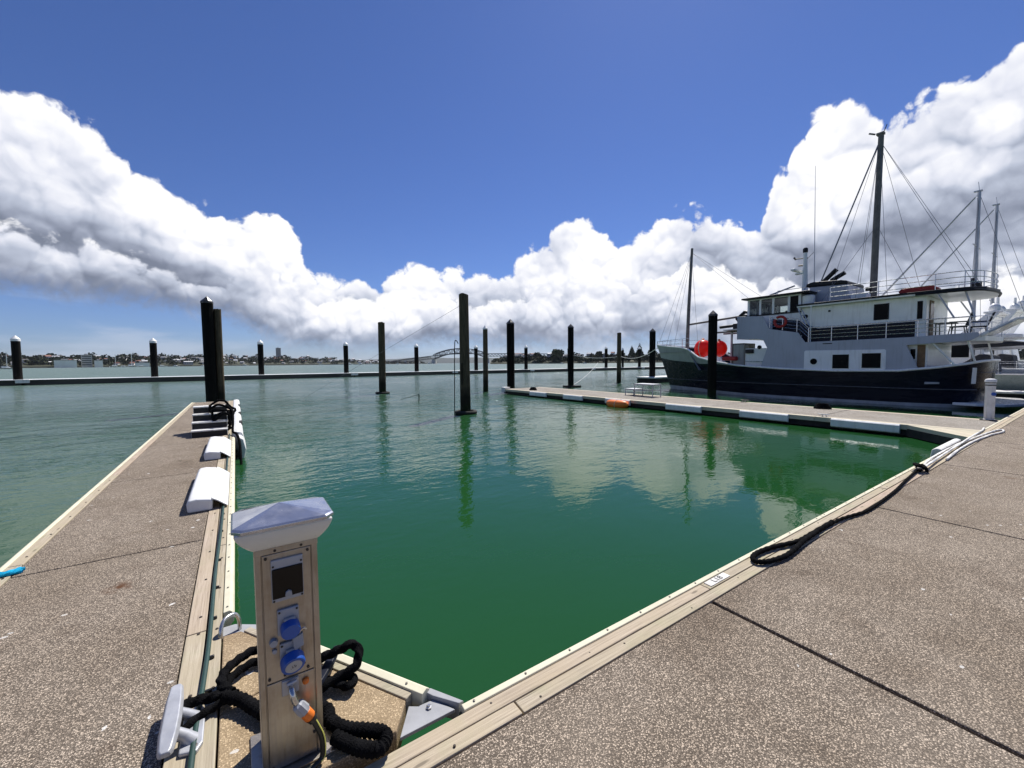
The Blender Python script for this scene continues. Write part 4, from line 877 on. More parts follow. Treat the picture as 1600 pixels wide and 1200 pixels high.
# rails
def railing(pts, z0, hts, posts_, r=.017, name='railing', mat='rail'):
    mb = MB()
    for h in hts: mb.tube([(x, y, z0+h) for x, y in pts], r, 6)
    for x, y in posts_: mb.tube([(x, y, z0), (x, y, z0+max(hts))], r*1.15, 6)
    return part(name, mb, M[mat], bt, True)
rp_ = [tuple(p)[:2] for p in spline([(UN-.30, 8.4, 0), (UN-.30, 6.5, 0), (UN-.30, 4.6, 0), (UN-.15, 3.75, 0), (UN+.5, 3.30, 0), (C0, 3.12, 0), (UF-.5, 3.30, 0), (UF+.15, 3.75, 0), (UF+.30, 4.6, 0), (UF+.30, 8.4, 0)], 5)]
railing(rp_, 5.085, (.22, .44, .68), rp_[::5], name='roof_railing')
for a, b in ((3.5, 9.2),):
    ys = [9.2, 8.2, 7.15, 6.1, 5.05, 4.2, 3.5]
    mb = MB()
    for h in (.18, .36, .54): mb.tube([(NEAR+.03, 9.15, 3.06+h), (NEAR+.03, 3.5, 3.10+h)], .013, 6)
    mb.tube([(NEAR+.03, 3.45, 3.82), (NEAR+.03, 9.2, 3.78), (NEAR+.03, 9.7, 4.30), (NEAR+.03, 11.15, 4.52)], .024, 6)
    for h in (.18, .36, .54): mb.tube([(NEAR+.03, 9.15, 3.06+h), (NEAR+.03, 9.62, 3.56+h), (NEAR+.03, 11.05, 3.86+h*.9)], .013, 6)
    for y in ys: mb.tube([(NEAR+.03, y, 3.04), (NEAR+.03, y, 3.80)], .024, 6)
    for y, z in ((9.75, 3.6), (10.45, 3.75), (11.1, 3.9)): mb.tube([(NEAR+.03, y, z), (NEAR+.03, y, z+.70)], .022, 6)
    part('deck_railing', mb, M['rail'], bt, True)
    mb = MB()
    for h in (.25, .5, .76): mb.tube([(FAR-.03, 9.15, 3.06+h), (FAR-.03, 3.5, 3.10+h), (C0+1.9, 3.1, 3.1+h), (C0, 2.9, 3.1+h), (C0-1.9, 3.1, 3.1+h), (NEAR+.03, 3.45, 3.06+h)], .016, 6)
    for x, y in ((FAR-.03, 3.5), (C0+1.9, 3.1), (C0, 2.9), (C0-1.9, 3.1)): mb.tube([(x, y, 3.03), (x, y, 3.86)], .02, 6)
    part('deck_railing', mb, M['rail'], bt, True)
part('mid_stanchion', MB().tube([(UN-.35, 9.2, 3.05), (UN-.35, 9.2, 5.0)], .03, 8), M['boat_white'], bt)
for a, b in (((UN-.3, 4.55, 5.0), (NEAR+.1, 3.95, 3.8)), ((UN-.1, 3.75, 5.0), (NEAR+.35, 3.4, 3.8)), ((UF+.3, 4.55, 5.0), (FAR-.1, 3.95, 3.8))):
    part('roof_strut', MB().tube([a, b], .032, 8), M['mast_alu'], bt)
for a, b in (((NEAR+.1, 4.6, 2.84), (NEAR+.15, 3.9, 1.85)), ((NEAR+.2, 3.55, 2.84), (NEAR+.45, 3.35, 1.95)), ((FAR-.2, 3.55, 2.84), (FAR-.45, 3.35, 1.95))):
    part('deck_strut', MB().tube([a, b], .035, 8), M['boat_white'], bt)
g = part('gangway', MB().hexa([(C0-2.35, 3.2, 2.98), (C0-.6, 3.2, 2.98), (C0-.6, 2.25, 3.60), (C0-2.35, 2.25, 3.60)], [(C0-2.35, 3.25, 3.10), (C0-.6, 3.25, 3.10), (C0-.6, 2.27, 3.72), (C0-2.35, 2.27, 3.72)]), M['gelcoat'], bt, bevel=.02)
part('gangway_lip', MB().box(C0-2.36, C0-.59, 2.02, 2.26, 3.60, 3.70), M['gelcoat'], g, bevel=.02); part('slot', MB().hexa([(C0-2.362, 3.0, 3.13), (C0-2.34, 3.0, 3.13), (C0-2.34, 2.4, 3.52), (C0-2.362, 2.4, 3.52)], [(C0-2.362, 3.0, 3.19), (C0-2.34, 3.0, 3.19), (C0-2.34, 2.4, 3.58), (C0-2.362, 2.4, 3.58)]), M['boat_grey'], g)
# funnel, roof gear, masts
fn = part('funnel', MB().prism([(7.85, 5.09), (8.02, 6.02), (9.72, 6.10), (9.82, 5.09)], C0-1.2, C0+1.2, 'x'), M['boat_grey'], bt, bevel=.05)
part('funnel_top', MB().prism([(8.0, 6.02), (8.05, 6.20), (8.35, 6.27), (9.55, 6.36), (9.85, 6.30), (9.92, 6.12)], C0-1.26, C0+1.26, 'x'), M['boat_dark'], fn, bevel=.06)
for v, h in ((9.35, 6.98), (8.98, 6.74)):
    part('exhaust_pipe', MB().tube([(C0-.5, v, 6.2), (C0-.5, v-.05, 6.42), (C0-.5, v-.62, h)], .115, 12), M['boat_dark'], fn, True)
part('roof_locker', MB().box(C0-1.6, C0-.9, 7.15, 7.75, 5.09, 5.42), M['boat_panel'], bt, bevel=.03)
part('roof_pod', MB().lathe([(.28, 5.09), (.30, 5.55), (.18, 5.62)], 14, (UN+.25, 9.55)), M['boat_white'], bt, True)
part('side_ladder', MB().tube([(UN-.22, 9.45, 3.9), (UN-.22, 9.95, 5.1)], .02, 6).tube([(UN-.05, 9.35, 3.9), (UN-.05, 9.85, 5.1)], .02, 6).tube([(UN-.22, 9.58, 4.2), (UN-.05, 9.48, 4.2)], .02, 6).tube([(UN-.22, 9.7, 4.5), (UN-.05, 9.6, 4.5)], .02, 6).tube([(UN-.22, 9.83, 4.8), (UN-.05, 9.73, 4.8)], .02, 6), M['rail'], bt)
part('searchlight', MB().tube([(C0-1.2, 11.4, 5.80), (C0-1.2, 11.4, 5.98)], .06, 8).tube([(C0-1.2, 11.75, 5.95), (C0-1.2, 10.45, 6.30)], .05, 8), M['mast_alu'], bt, True)
rm = part('radar_mast', MB().tube([(C0, 10.4, 5.8), (C0, 10.42, 8.3)], [.17, .10], 8), M['boat_white'], bt, True)
part('radar', MB().box(C0-.55, C0+.55, 10.7, 10.95, 7.28, 7.40).box(C0-.1, C0+.1, 10.4, 10.9, 7.10, 7.20), M['boat_white'], rm, bevel=.03)
part('crossbar', MB().tube([(C0-.1, 10.9, 8.02), (C0, 10.3, 7.98)], .03, 6).tube([(C0, 11.0, 8.14), (C0, 10.9, 8.0)], .05, 6).tube([(C0, 10.5, 7.6), (C0, 10.75, 7.62)], .05, 6), M['boat_dark'], rm)
part('mast_light', MB().lathe([(.11, 8.3), (.13, 8.36), (.13, 8.52), (.08, 8.58)], 12, (C0, 10.42)), M['boat_dark'], rm, True)
part('wind_vane', MB().tube([(C0, 10.35, 7.9), (C0, 9.95, 8.3)], .015, 5), M['wire'], rm)
part('whip_aerial', MB().tube([(C0-.4, 9.78, 5.8), (C0-.4, 9.84, 9.3), (C0-.4, 9.9, 12.9)], [.028, .018, .008], 6), M['mast_alu'], bt)
mm = part('main_mast', MB().tube([(C0, 7.30, 5.05), (C0, 7.27, 9), (C0, 7.21, 13.55)], [.155, .145, .115], 12), M['mastw'], bt, True)
part('masthead', MB().box(C0-.13, C0+.13, 7.08, 7.38, 13.48, 13.58).tube([(C0, 7.45, 13.6), (C0, 7.7, 13.75)], .04, 6).tube([(C0, 7.1, 13.6), (C0, 7.0, 13.9)], .02, 5), M['mastw'], mm)
part('mast_fitting', MB().box(C0-.28, C0-.15, 7.35, 7.55, 5.65, 5.85), M['boat_dark'], mm)
mb = MB()
TOP = (C0, 7.25, 13.2)
mb.tube([TOP, (C0-.2, 9.75, 5.9)], .034, 6)
for q in ((C0-2.2, 8.6, 5.05), (C0+2.2, 8.6, 5.05), (C0-2.2, 6.2, 5.05), (C0+2.2, 5.8, 5.05), (C0-1.2, 3.5, 5.05), (C0+1.2, 3.5, 5.05), (C0-2.2, 7.4, 5.05)): mb.tube([TOP, q], .009, 5)
mb.tube([(C0, 7.25, 9.0), (C0-2.1, 8.9, 5.05)], .009, 5).tube([(C0, 7.25, 9.0), (C0+2.1, 6.0, 5.05)], .009, 5)
part('rigging', mb, M['wire'], bt)
fm = part('fore_mast', MB().tube([(C0, 17.85, 2.75), (C0, 17.75, 6), (C0, 17.55, 10.2)], [.125, .115, .085], 10), M['mastw'], bt, True)
part('boom', MB().tube([(C0, 17.75, 4.75), (C0-.4, 13.1, 5.0)], .07, 8), M['mastw'], fm)
mb = MB()
for q in ((C0, 20.3, 3.4), (C0-1.5, 17.9, 3.1), (C0+1.5, 17.9, 3.1), (C0-1.7, 16.6, 3.0), (C0-1.4, 12.7, 5.75), (C0+1.4, 12.7, 5.75), (C0-1.0, 18.9, 3.2)): mb.tube([(C0, 17.58, 9.9), q], .009, 5)
part('rigging', mb, M['wire'], bt)
bp_ = [(C0+sg*(s[3]-.08), s[1]) for sg, ss in ((-1, ST[11:]), (1, ST[11:][::-1])) for s in ss]
railing(bp_, 3.05, (.30, .60), bp_, .016, 'bow_railing')
part('davit_beam', MB().box(C0-1.0, C0-.8, 12.9, 15.6, 3.92, 4.02).box(C0+.8, C0+1.0, 12.9, 15.6, 3.92, 4.02), M['mastw'], bt)
part('davit_beam', MB().box(C0-1.6, C0+1.6, 12.9, 14.3, 4.02, 4.08), M['mast_alu'], bt)
part('deck_crane', MB().box(C0-1.2, C0-.5, 13.2, 13.9, 4.08, 4.45).tube([(C0-.9, 13.5, 4.4), (C0-.9, 13.8, 4.75), (C0-.9, 13.3, 5.15), (C0-.9, 13.0, 5.05)], .12, 8).tube([(C0-.9, 14.9, 4.3), (C0-.9, 13.8, 4.35)], .10, 8), M['boat_dark'], bt, bevel=.03)
part('crane_post', MB().tube([(C0-.9, 14.1, 1.6), (C0-.9, 14.1, 4.0)], .07, 8), M['mast_alu'], bt)
part('deck_locker', MB().box(C0-.9, C0+.5, 13.3, 14.1, 1.5, 3.2), M['olive'], bt, bevel=.03)
part('deck_locker', MB().box(C0-1.65, C0-1.0, 12.95, 13.6, 1.5, 3.10), M['bulwark'], bt, bevel=.03)
part('deck_bench', MB().tube([(C0-2.15, 12.0, 1.75), (C0-2.15, 12.0, 2.0), (C0-2.15, 12.5, 2.02), (C0-2.15, 12.5, 1.75)], .025, 6), M['boat_dark'], bt)
part('red_cover', MB().box(C0-1.9, C0-1.0, 13.3, 14.2, 2.10, 2.36), M['red'], bt, bevel=.08)
# loose things on board
def ball(u, v, z, r, lab):
    p = root('round_buoy', u, v, z-r, lab, 'buoy', 'red buoys on the foredeck')
    part('body', MB().lathe([(r*math.sin(math.pi*k/14)+.002, z-r*1.08*math.cos(math.pi*k/14)) for k in range(15)], 22, (u, v)), M['buoy'], p, True)
    part('eye', MB().lathe([(r*.16, z+r*1.05), (r*.16, z+r*1.22), (r*.08, z+r*1.25)], 10, (u, v)), M['orange'], p, True)
    part('white_band', MB().tube([(u+r*math.cos(t), v-.02, z+r*1.08*math.sin(t)) for t in [2*math.pi*j/28 for j in range(29)]], .030, 6, False), M['cream'], p, True)
ball(C0-1.1, 15.95, 2.95, .55, 'large red inflatable buoy left of the black pile on the foredeck')
ball(C0-1.15, 14.8, 2.9, .50, 'large red inflatable buoy just right of the black pile on the foredeck')
rafto = root('life_raft', C0-1.75, 5.2, 5.085, 'long red covered raft lying on the roof behind the rail', 'raft')
part('cover', MB().prism([(4.62, 5.10), (4.55, 5.22), (4.75, 5.36), (5.75, 5.32), (5.86, 5.20), (5.80, 5.10)], C0-2.1, C0-1.4, 'x'), M['red'], rafto, bevel=.05)
part('cradle', MB().box(C0-2.05, C0-1.45, 4.8, 4.9, 5.086, 5.10).box(C0-2.05, C0-1.45, 5.5, 5.6, 5.086, 5.10), M['boat_dark'], rafto)
lr = root('life_ring', NEAR+.08, 10.6, 4.2, 'dark red life ring hung on the rail beside the wheelhouse', 'life ring')
part('ring', MB().tube([(NEAR-.02, 10.55+.28*math.cos(t), 4.22+.28*math.sin(t)) for t in [2*math.pi*j/24 for j in range(25)]], .07, 10, False), M['red'], lr, True)
part('band', MB().tube([(NEAR-.02, 10.55+.28*math.cos(t), 4.22+.28*math.sin(t)) for t in (.6, .75, .9)], .074, 10), M['boat_white'], lr)
def deck_chair(u, v, z, rz, lab):
    r_ = bpy.data.objects.new('deck_chair', None); r_.location = W(u, v, z); r_.rotation_euler = (0, 0, DOCK+rz); link(r_); tag(r_, lab, 'chair', 'chairs on the aft deck'); ORG[r_.name] = (0, 0, 0)
    part('seat', MB().box(-.25, .25, -.24, .24, .42, .46), M['canvas'], r_, bevel=.01)
    part('backrest', MB().hexa([(-.24, .22, .46), (.24, .22, .46), (.24, .26, .46), (-.24, .26, .46)], [(-.24, .40, 1.02), (.24, .40, 1.02), (.24, .44, 1.02), (-.24, .44, 1.02)]), M['canvas'], r_, bevel=.01)
    for x in (-.25, .25):
        for y in (-.22, .22): part('leg', MB().tube([(x, y*.9, .44), (x, y*1.25, 0)], .018, 6), M['boat_dark'], r_)
        part('armrest', MB().box(x-.025, x+.025, -.24, .30, .64, .67), M['boat_dark'], r_, bevel=.008)
deck_chair(C0-1.7, 3.95, 3.03, math.pi, 'dark sling chair on the aft upper deck, nearer the cabin')
deck_chair(C0-1.0, 3.45, 3.03, math.pi+.2, 'dark sling chair on the aft upper deck, next to the gangway')
tbm = root('deck_table', C0-1.2, 4.35, 3.03, 'small dark table on the aft upper deck', 'table')
part('top', MB().box(C0-1.6, C0-.7, 4.1, 4.75, 3.66, 3.70), M['boat_dark'], tbm, bevel=.01)
for x in (C0-1.5, C0-.8):
    for y in (4.18, 4.67): part('leg', MB().tube([(x, y, 3.035), (x, y, 3.66)], .02, 6), M['boat_dark'], tbm)

# ------------------------------------------------------------------ other yachts behind the vessel
def yhull(mb, u, v0, L, B, z, off=0., keel=-.5, f=(0., .35, .7, 1.)):
    for sg in (-1, 1):
        rows = []
        for k in range(13):
            t = k/12; hb = B/2*(.80+.20*math.sin(min(1, t*2.2)*math.pi/2))*(1-max(0, (t-.45)/.55)**2.4)
            zs = z*(1+.18*t*t)
            row = [(u+sg*hb*.25, v0+L*.94*t, keel)]
            for q in f: row.append((u+sg*(hb*(.80+.20*q)+off), v0+L*t*(.94+.06*q), zs*q))
            rows.append(row)
        mb.grid(rows)
    return mb
def ydeck(u, v0, L, B, z):
    rows = []
    for k in range(13):
        t = k/12; hb = B/2*(.80+.20*math.sin(min(1, t*2.2)*math.pi/2))*(1-max(0, (t-.45)/.55)**2.4); rows.append([(u-hb, v0+L*t, z*(1+.18*t*t)), (u+hb, v0+L*t, z*(1+.18*t*t))])
    return MB().grid(rows)
def sail_yacht(u, v0, L, B, z, mv, mh, hull, lab):
    y = root('sailing_yacht', u, v0+L/2, 0, lab, 'sailboat')
    part('hull', yhull(MB(), u, v0, L, B, z), M[hull], y, True); part('deck', ydeck(u, v0, L, B, z-.01), M['gelcoat'], y)
    part('transom', MB().prism([(u-B*.40, 0), (u-B*.40, z), (u+B*.40, z), (u+B*.40, 0)], v0-.02, v0+.02, 'y'), M[hull], y)
    part('toe_rail', MB().tube([(u-B/2*(.80+.20*math.sin(min(1, t*2.2)*math.pi/2))*(1-max(0, (t-.45)/.55)**2.4), v0+L*t, z*(1+.18*t*t)+.03) for t in [k/12 for k in range(13)]], .035, 6), M['gelcoat'], y)
    c = part('cabin', MB().prism([(v0+L*.22, z), (v0+L*.24, z+.55), (v0+L*.55, z+.45), (v0+L*.68, z+.02)], u-B*.28, u+B*.28, 'x'), M['gelcoat'], y, bevel=.05)
    for k in range(3): part('window', MB().box(u-B*.285, u-B*.275, v0+L*(.27+.09*k), v0+L*(.33+.09*k), z+.18, z+.36), M['tint'], c, bevel=.02)
    part('spray_hood', MB().prism([(v0+L*.16, z+.1), (v0+L*.17, z+1.0), (v0+L*.22, z+1.1), (v0+L*.29, z+.5)], u-B*.3, u+B*.3, 'x'), M['canvas'], y, bevel=.08)
    m_ = part('mast', MB().tube([(u, mv, z), (u, mv, mh)], [.095, .075], 10), M['mast_alu'], y, True)
    part('masthead', MB().box(u-.09, u+.09, mv-.12, mv+.2, mh-.03, mh+.03).tube([(u, mv, mh), (u, mv+.05, mh+.5)], .012, 5), M['mast_alu'], m_)
    for h in (.42, .70): part('spreader', MB().tube([(u-1.0, mv, z+(mh-z)*h), (u+1.0, mv, z+(mh-z)*h)], .025, 6), M['mast_alu'], m_)
    b = part('boom', MB().tube([(u, mv, z+1.4), (u, v0+.6, z+1.5)], .08, 8), M['mast_alu'], y); part('sail_cover', MB().tube([(u, mv-.1, z+1.62), (u, (mv+v0)/2, z+1.62), (u, v0+.7, z+1.58)], [.22, .17, .08], 8), M['canvas'], b, True)
    mb = MB()
    for q in ((u, v0+L*.98, z*1.15), (u, v0+.1, z), (u-B*.45, mv-.2, z), (u+B*.45, mv-.2, z), (u-1.0, mv, z+(mh-z)*.42), (u+1.0, mv, z+(mh-z)*.42)): mb.tube([(u, mv, mh-.1), q], .010, 5)
    part('rigging', mb, M['wire'], y)
    part('furled_sail', MB().tube([(u, v0+L*.97, z*1.2), (u, mv+.15, mh-.3)], [.07, .04], 6), M['mast_alu'], y)
    mb = MB(); pts = [(u-B*.42, v0+L*t, z+.6) for t in (.02, .15, .3, .45)]
    mb.tube(pts, .012, 5).tube([(a, b_, c_-.3) for a, b_, c_ in pts], .010, 5)
    for a, b_, c_ in pts: mb.tube([(a, b_, z), (a, b_, z+.62)], .014, 5)
    part('guard_rail', mb, M['rail'], y)
    return y
sy = sail_yacht(33.9, 1.9, 10.5, 3.3, 1.25, 4.62, 11.2, 'hull_green', 'grey-green sailing yacht with a thick alloy mast behind the vessel stern')
part('radar_reflector', MB().lathe([(.17, 5.4), (.17, 5.75)], 10, (33.75, 4.5)).lathe([(.17, 5.95), (.17, 6.3)], 10, (33.75, 4.5)).box(33.6, 33.9, 4.62, 4.75, 5.3, 6.5), M['boat_dark'], sy)
sail_yacht(41.5, 1.9, 11, 3.4, 1.3, 4.85, 12.1, 'gelcoat', 'white sailing yacht with the slimmer rearmost mast at the right edge')
def motor_yacht(u, v0, L, B, z, h, lab, dome=True, k=1.5):
    y = root('motor_yacht', u, v0+L/2, 0, lab, 'motorboat')
    part('hull', yhull(MB(), u, v0, L, B, z), M['gelcoat'], y, True); part('deck', ydeck(u, v0, L, B, z-.01), M['gelcoat'], y)
    part('hull_stripe', yhull(MB(), u, v0, L, B, z, .012, .0, (.60, .80)), M['tint'], y)
    part('transom', MB().prism([(u-B*.40, 0), (u-B*.40, z), (u+B*.40, z), (u+B*.40, 0)], v0-.02, v0+.02, 'y'), M['gelcoat'], y)
    part('cabin', MB().prism([(v0+L*.16, z), (v0+L*.18, z+1.15*k), (v0+L*.55, z+1.15*k), (v0+L*.74, z+.1*k)], u-B*.38, u+B*.38, 'x'), M['gelcoat'], y, bevel=.08)
    part('window_band', MB().prism([(v0+L*.20, z+.45*k), (v0+L*.20, z+.95*k), (v0+L*.54, z+.98*k), (v0+L*.64, z+.45*k)], u-B*.388, u-B*.37, 'x'), M['tint'], y)
    part('flybridge', MB().prism([(v0+L*.06, z+1.30*k), (v0+L*.06, z+1.16*k), (v0+L*.58, z+1.16*k), (v0+L*.50, z+1.75*k), (v0+L*.47, z+1.75*k), (v0+L*.46, z+1.45*k)], u-B*.40, u+B*.40, 'x'), M['gelcoat'], y, bevel=.05)
    part('screen', MB().prism([(v0+L*.50, z+1.70*k), (v0+L*.46, z+2.05*k), (v0+L*.47, z+2.05*k), (v0+L*.51, z+1.72*k)], u-B*.33, u+B*.33, 'x'), M['tint'], y)
    ar = part('radar_arch', MB().hexa([(u-B*.40, v0+L*.20, z+1.3*k), (u-B*.34, v0+L*.20, z+1.3*k), (u-B*.34, v0+L*.26, z+1.3*k), (u-B*.40, v0+L*.26, z+1.3*k)], [(u-B*.36, v0+L*.13, h), (u-B*.30, v0+L*.13, h), (u-B*.30, v0+L*.17, h), (u-B*.36, v0+L*.17, h)]).hexa([(u+B*.34, v0+L*.20, z+1.3*k), (u+B*.40, v0+L*.20, z+1.3*k), (u+B*.40, v0+L*.26, z+1.3*k), (u+B*.34, v0+L*.26, z+1.3*k)], [(u+B*.30, v0+L*.13, h), (u+B*.36, v0+L*.13, h), (u+B*.36, v0+L*.17, h), (u+B*.30, v0+L*.17, h)]).box(u-B*.36, u+B*.36, v0+L*.12, v0+L*.18, h, h+.12), M['gelcoat'], y, bevel=.03)
    for x in ((-.22, .22) if dome else (0,)): part('dome', MB().lathe([(.20, h+.13), (.25, h+.25), (.24, h+.42), (.15, h+.55), (.02, h+.59)], 14, (u+B*x, v0+L*.15)), M['gelcoat'], ar, True)
    part('light_mast', MB().tube([(u, v0+L*.15, h+.1), (u, v0+L*.15, h+1.0)], [.10, .06], 8).tube([(u-.35, v0+L*.15, h+.6), (u+.35, v0+L*.15, h+.6)], .03, 6), M['gelcoat'], ar)
    part('bow_rail', MB().tube([(u-B*.40*(1-max(0, (t-.45)/.55)**2.4), v0+L*t, z*(1+.18*t*t)+.6) for t in [.4+.058*k for k in range(11)]], .018, 6), M['rail'], y)
    part('bathing_platform', MB().box(u-B*.38, u+B*.38, v0-.9, v0-.03, .25, .38), M['teak'], y, bevel=.03)
motor_yacht(37.6, 2.3, 12.5, 3.9, 1.5, 4.7, 'white motor yacht with black window band and twin radar domes behind the green yacht')
motor_yacht(46.2, 2.3, 13.5, 4.3, 1.7, 5.4, 'farther white motor yacht with light mast at the right edge', False)
motor_yacht(51.5, 2.3, 14, 4.3, 1.9, 6.0, 'rearmost white motor yacht showing above the others at the right edge')


# ------------------------------------------------------------------ far shores (world coordinates; bearing in degrees right of straight ahead)
def polar(az, d, z=0.): a = R(az); return Vector((math.sin(a)*d, math.cos(a)*d, z))
def interp(pts, x):
    for (x0, *a), (x1, *b) in zip(pts[:-1], pts[1:]):
        if x0 <= x <= x1:
            t = (x-x0)/(x1-x0); return [p+(q-p)*t for p, q in zip(a, b)]
    return list(pts[0][1:]) if x < pts[0][0] else list(pts[-1][1:])
def far(name, mb, mats, loc, label, cat, group=None, kind=None, smooth=False, parent=None):
    o = bpy.data.objects.new(name, mb.mesh(name, mats, smooth)); o.location = loc; link(o, parent)
    return tag(o, label, cat, group, kind)
LS = [(-80, 950, 16), (-62, 1000, 19), (-51, 1050, 19), (-45, 1120, 21), (-38, 1220, 25), (-32, 1380, 27), (-28, 1450, 25), (-24, 1560, 21), (-20, 1680, 14), (-16, 1800, 9), (-11, 1900, 5)]
random.seed(11)
def hill_z(prof, az, t):                       # t: 0 at the water, 1 at the crest
    d, h = interp(prof, az); w = 1+.16*math.sin(az*2.3)+.10*math.sin(az*5.9+1)
    return 2.2+(h*w-2.2)*(t**.8)
def terrain(prof, a0, a1, step, depth):
    rows = []; a = a0
    while a <= a1+1e-6:
        d, h = interp(prof, a); taper = 1.
        row = [polar(a, d-4, -1), polar(a, d, 2.2)]
        for k in range(1, 9): row.append(polar(a, d+depth*k/8, hill_z(prof, a, k/8)+random.uniform(-.6, .6)))
        row += [polar(a, d+depth*1.8, 2), polar(a, d+depth*1.9, -1)]
        rows.append(row); a += step
    return MB().grid(rows)
far('far_shore', terrain(LS, -80, -11, .5, 260), M['land'], (0, 0, 0), None, None, kind='structure')
far('sea_wall', MB().grid([[polar(a, interp(LS, a)[0]-5, z) for z in (-1, 2.4)] for a in [-80+.5*k for k in range(139)]]), M['stone'], (0, 0, 0), None, None, kind='structure')
HS = [(-3.2, 640, 2), (-1.5, 640, 11), (0, 650, 14), (3, 640, 13), (7, 620, 12), (10, 620, 13), (14, 640, 12), (20, 700, 13), (30, 760, 11), (60, 900, 14)]
far('headland', terrain(HS, -3.0, 58, .5, 90), M['land'], (0, 0, 0), None, None, kind='structure')
rows = []
for k in range(150):
    a = -75+k; h = 88+16*math.sin(a*.16+2)+14*math.sin(a*.37)+8*math.sin(a*.9)
    rows.append([polar(a, 6000, -2), polar(a, 7200, max(20, h)), polar(a, 8400, max(15, h*.7)), polar(a, 8600, -2)])
far('far_hills', MB().grid(rows), M['hills'], (0, 0, 0), None, None, kind='structure', smooth=True)
# tree masses, made of many leaf clumps
def clump(mb, c, r, n, flat=.75, q=1.0):
    for _ in range(n):
        d_ = Vector((random.gauss(0, 1), random.gauss(0, 1), random.gauss(0, 1))).normalized()*random.uniform(.55, 1.05)**.6
        p = Vector(c)+Vector((d_.x*r, d_.y*r, d_.z*r*flat)); s = r*random.uniform(.22, .42)*q
        ax = Vector((random.gauss(0, 1), random.gauss(0, 1), random.gauss(0, .6))).normalized(); bx = ax.orthogonal().normalized(); cx_ = ax.cross(bx)
        o = len(mb.v); mb.v += [tuple(p+bx*s), tuple(p+cx_*s*.8), tuple(p-bx*s), tuple(p-cx_*s*.8)]; mb.f.append((o, o+1, o+2, o+3))
mb = MB()
for _ in range(1900):
    a = random.uniform(-78, -12); t = random.random(); d, h = interp(LS, a); r_ = random.uniform(3.5, 8)*(1 if a < -22 else .75)
    clump(mb, polar(a, d+12+240*t, hill_z(LS, a, t)+r_*.5), r_, 22)
far('far_woodland', mb, M['leaves'], (0, 0, 0), 'dark tree cover among the houses on the far left shore', 'woodland', kind='stuff')
mb = MB()
for k in range(1000):
    a = random.uniform(-2.6, 56); t = random.random()**1.5; d, h = interp(HS, a); r_ = random.uniform(2.8, 5.5)*(.6 if a < -1 else 1)
    clump(mb, polar(a, d+3+80*t, hill_z(HS, a, t)+r_*.15), r_, 34)
far('headland_bush', mb, M['leaves'], (0, 0, 0), 'olive and dark bush covering the low headland right of the bridge', 'woodland', kind='stuff')
def far_tree(az, d, z, h, r, mat, lab, pine=False):
    p = bpy.data.objects.new('pine_tree' if pine else 'broadleaf_tree', None); p.location = polar(az, d, z); link(p); tag(p, lab, 'tree')
    far('trunk', MB().tube([(0, 0, 0), (.1, 0, h*.5), (0, .1, h*.9)], [r*.10, r*.07, .05], 7), M['trunk'], (0, 0, 0), None, None, parent=p)
    m2 = MB()
    if pine:
        for k in range(9):
            t = k/9; clump(m2, (0, 0, h*(.22+.76*t)), r*(1-t)*.85+.3, 46, .35)
    else:
        for k in range(9):
            t = random.uniform(0, 6.28); q = random.uniform(.1, .62)*r; clump(m2, (q*math.cos(t), q*math.sin(t), h*random.uniform(.45, .72)), r*.52, 60, .7)
    far('crown', m2, M[mat], (0, 0, 0), None, None, parent=p)
far_tree(6.5, 640, 7, 15.5, 11.5, 'leaves2', 'broad round tree rising above the headland between two pointed piles')
far_tree(12.0, 650, 7, 12, 7.0, 'leaves', 'dark bushy tree on the headland right of the pointed pile')
far_tree(16.3, 660, 8, 20, 6.0, 'leaves', 'tall dark conifer on the headland beside the flat-topped pile', True)
far_tree(17.3, 660, 8, 24, 6.5, 'leaves', 'tallest dark conifer on the headland left of the vessel bow', True)
far_tree(14.8, 650, 8, 11, 6.5, 'leaves2', 'low spreading tree on the headland left of the conifers')
far_tree(18.9, 650, 8, 13, 7.0, 'leaves2', 'rounded tree on the headland close to the vessel bow')
far_tree(3.4, 650, 8, 11, 5.5, 'leaves', 'small dark tree on the headland skyline right of the middle piles')
# houses on the far hillside
def house_mesh(w_, d_, h, rh):
    m1 = MB().box(-w_/2, w_/2, -d_/2, d_/2, -6, h); nb = len(m1.f)
    m1.add([(-w_/2-.5, -d_/2-.5, h), (w_/2+.5, -d_/2-.5, h), (w_/2+.5, d_/2+.5, h), (-w_/2-.5, d_/2+.5, h), (-w_/2-.5, 0, h+rh), (w_/2+.5, 0, h+rh)], [(0, 1, 5, 4), (2, 3, 4, 5), (1, 2, 5), (3, 0, 4), (3, 2, 1, 0)])
    nr = len(m1.f)
    for k in range(max(2, int(w_/4))): x = -w_/2+(k+.5)*w_/max(2, int(w_/4)); m1.box(x-.8, x+.8, -d_/2-.06, -d_/2+.02, h*.35, h*.75)
    me = m1.mesh('house', [M['housew'], M['roofs'], M['far_win']])
    for i, p in enumerate(me.polygons): p.material_index = 0 if i < nb else 1 if i < nr else 2
    return me
HM = [house_mesh(*q) for q in ((11, 9, 5, 3), (14, 9, 6.5, 2.5), (9, 9, 7, 3.2), (18, 10, 8, 1.5), (12, 8, 4.5, 3.5))]
n = 0
while n < 230:
    a = random.uniform(-60, -17.5); t = random.uniform(0.02, 1.0); d, h = interp(LS, a)
    o = bpy.data.objects.new('hillside_house', random.choice(HM)); o.location = polar(a, d+10+245*t, hill_z(LS, a, t)); o.rotation_euler = (0, 0, -R(a)+random.uniform(-.7, .7)); s = random.uniform(.5, .95); o.scale = (s, s, s)
    link(o); tag(o, 'small pale house among dark trees on the far hillside', 'house', 'houses on the far left hillside'); n += 1
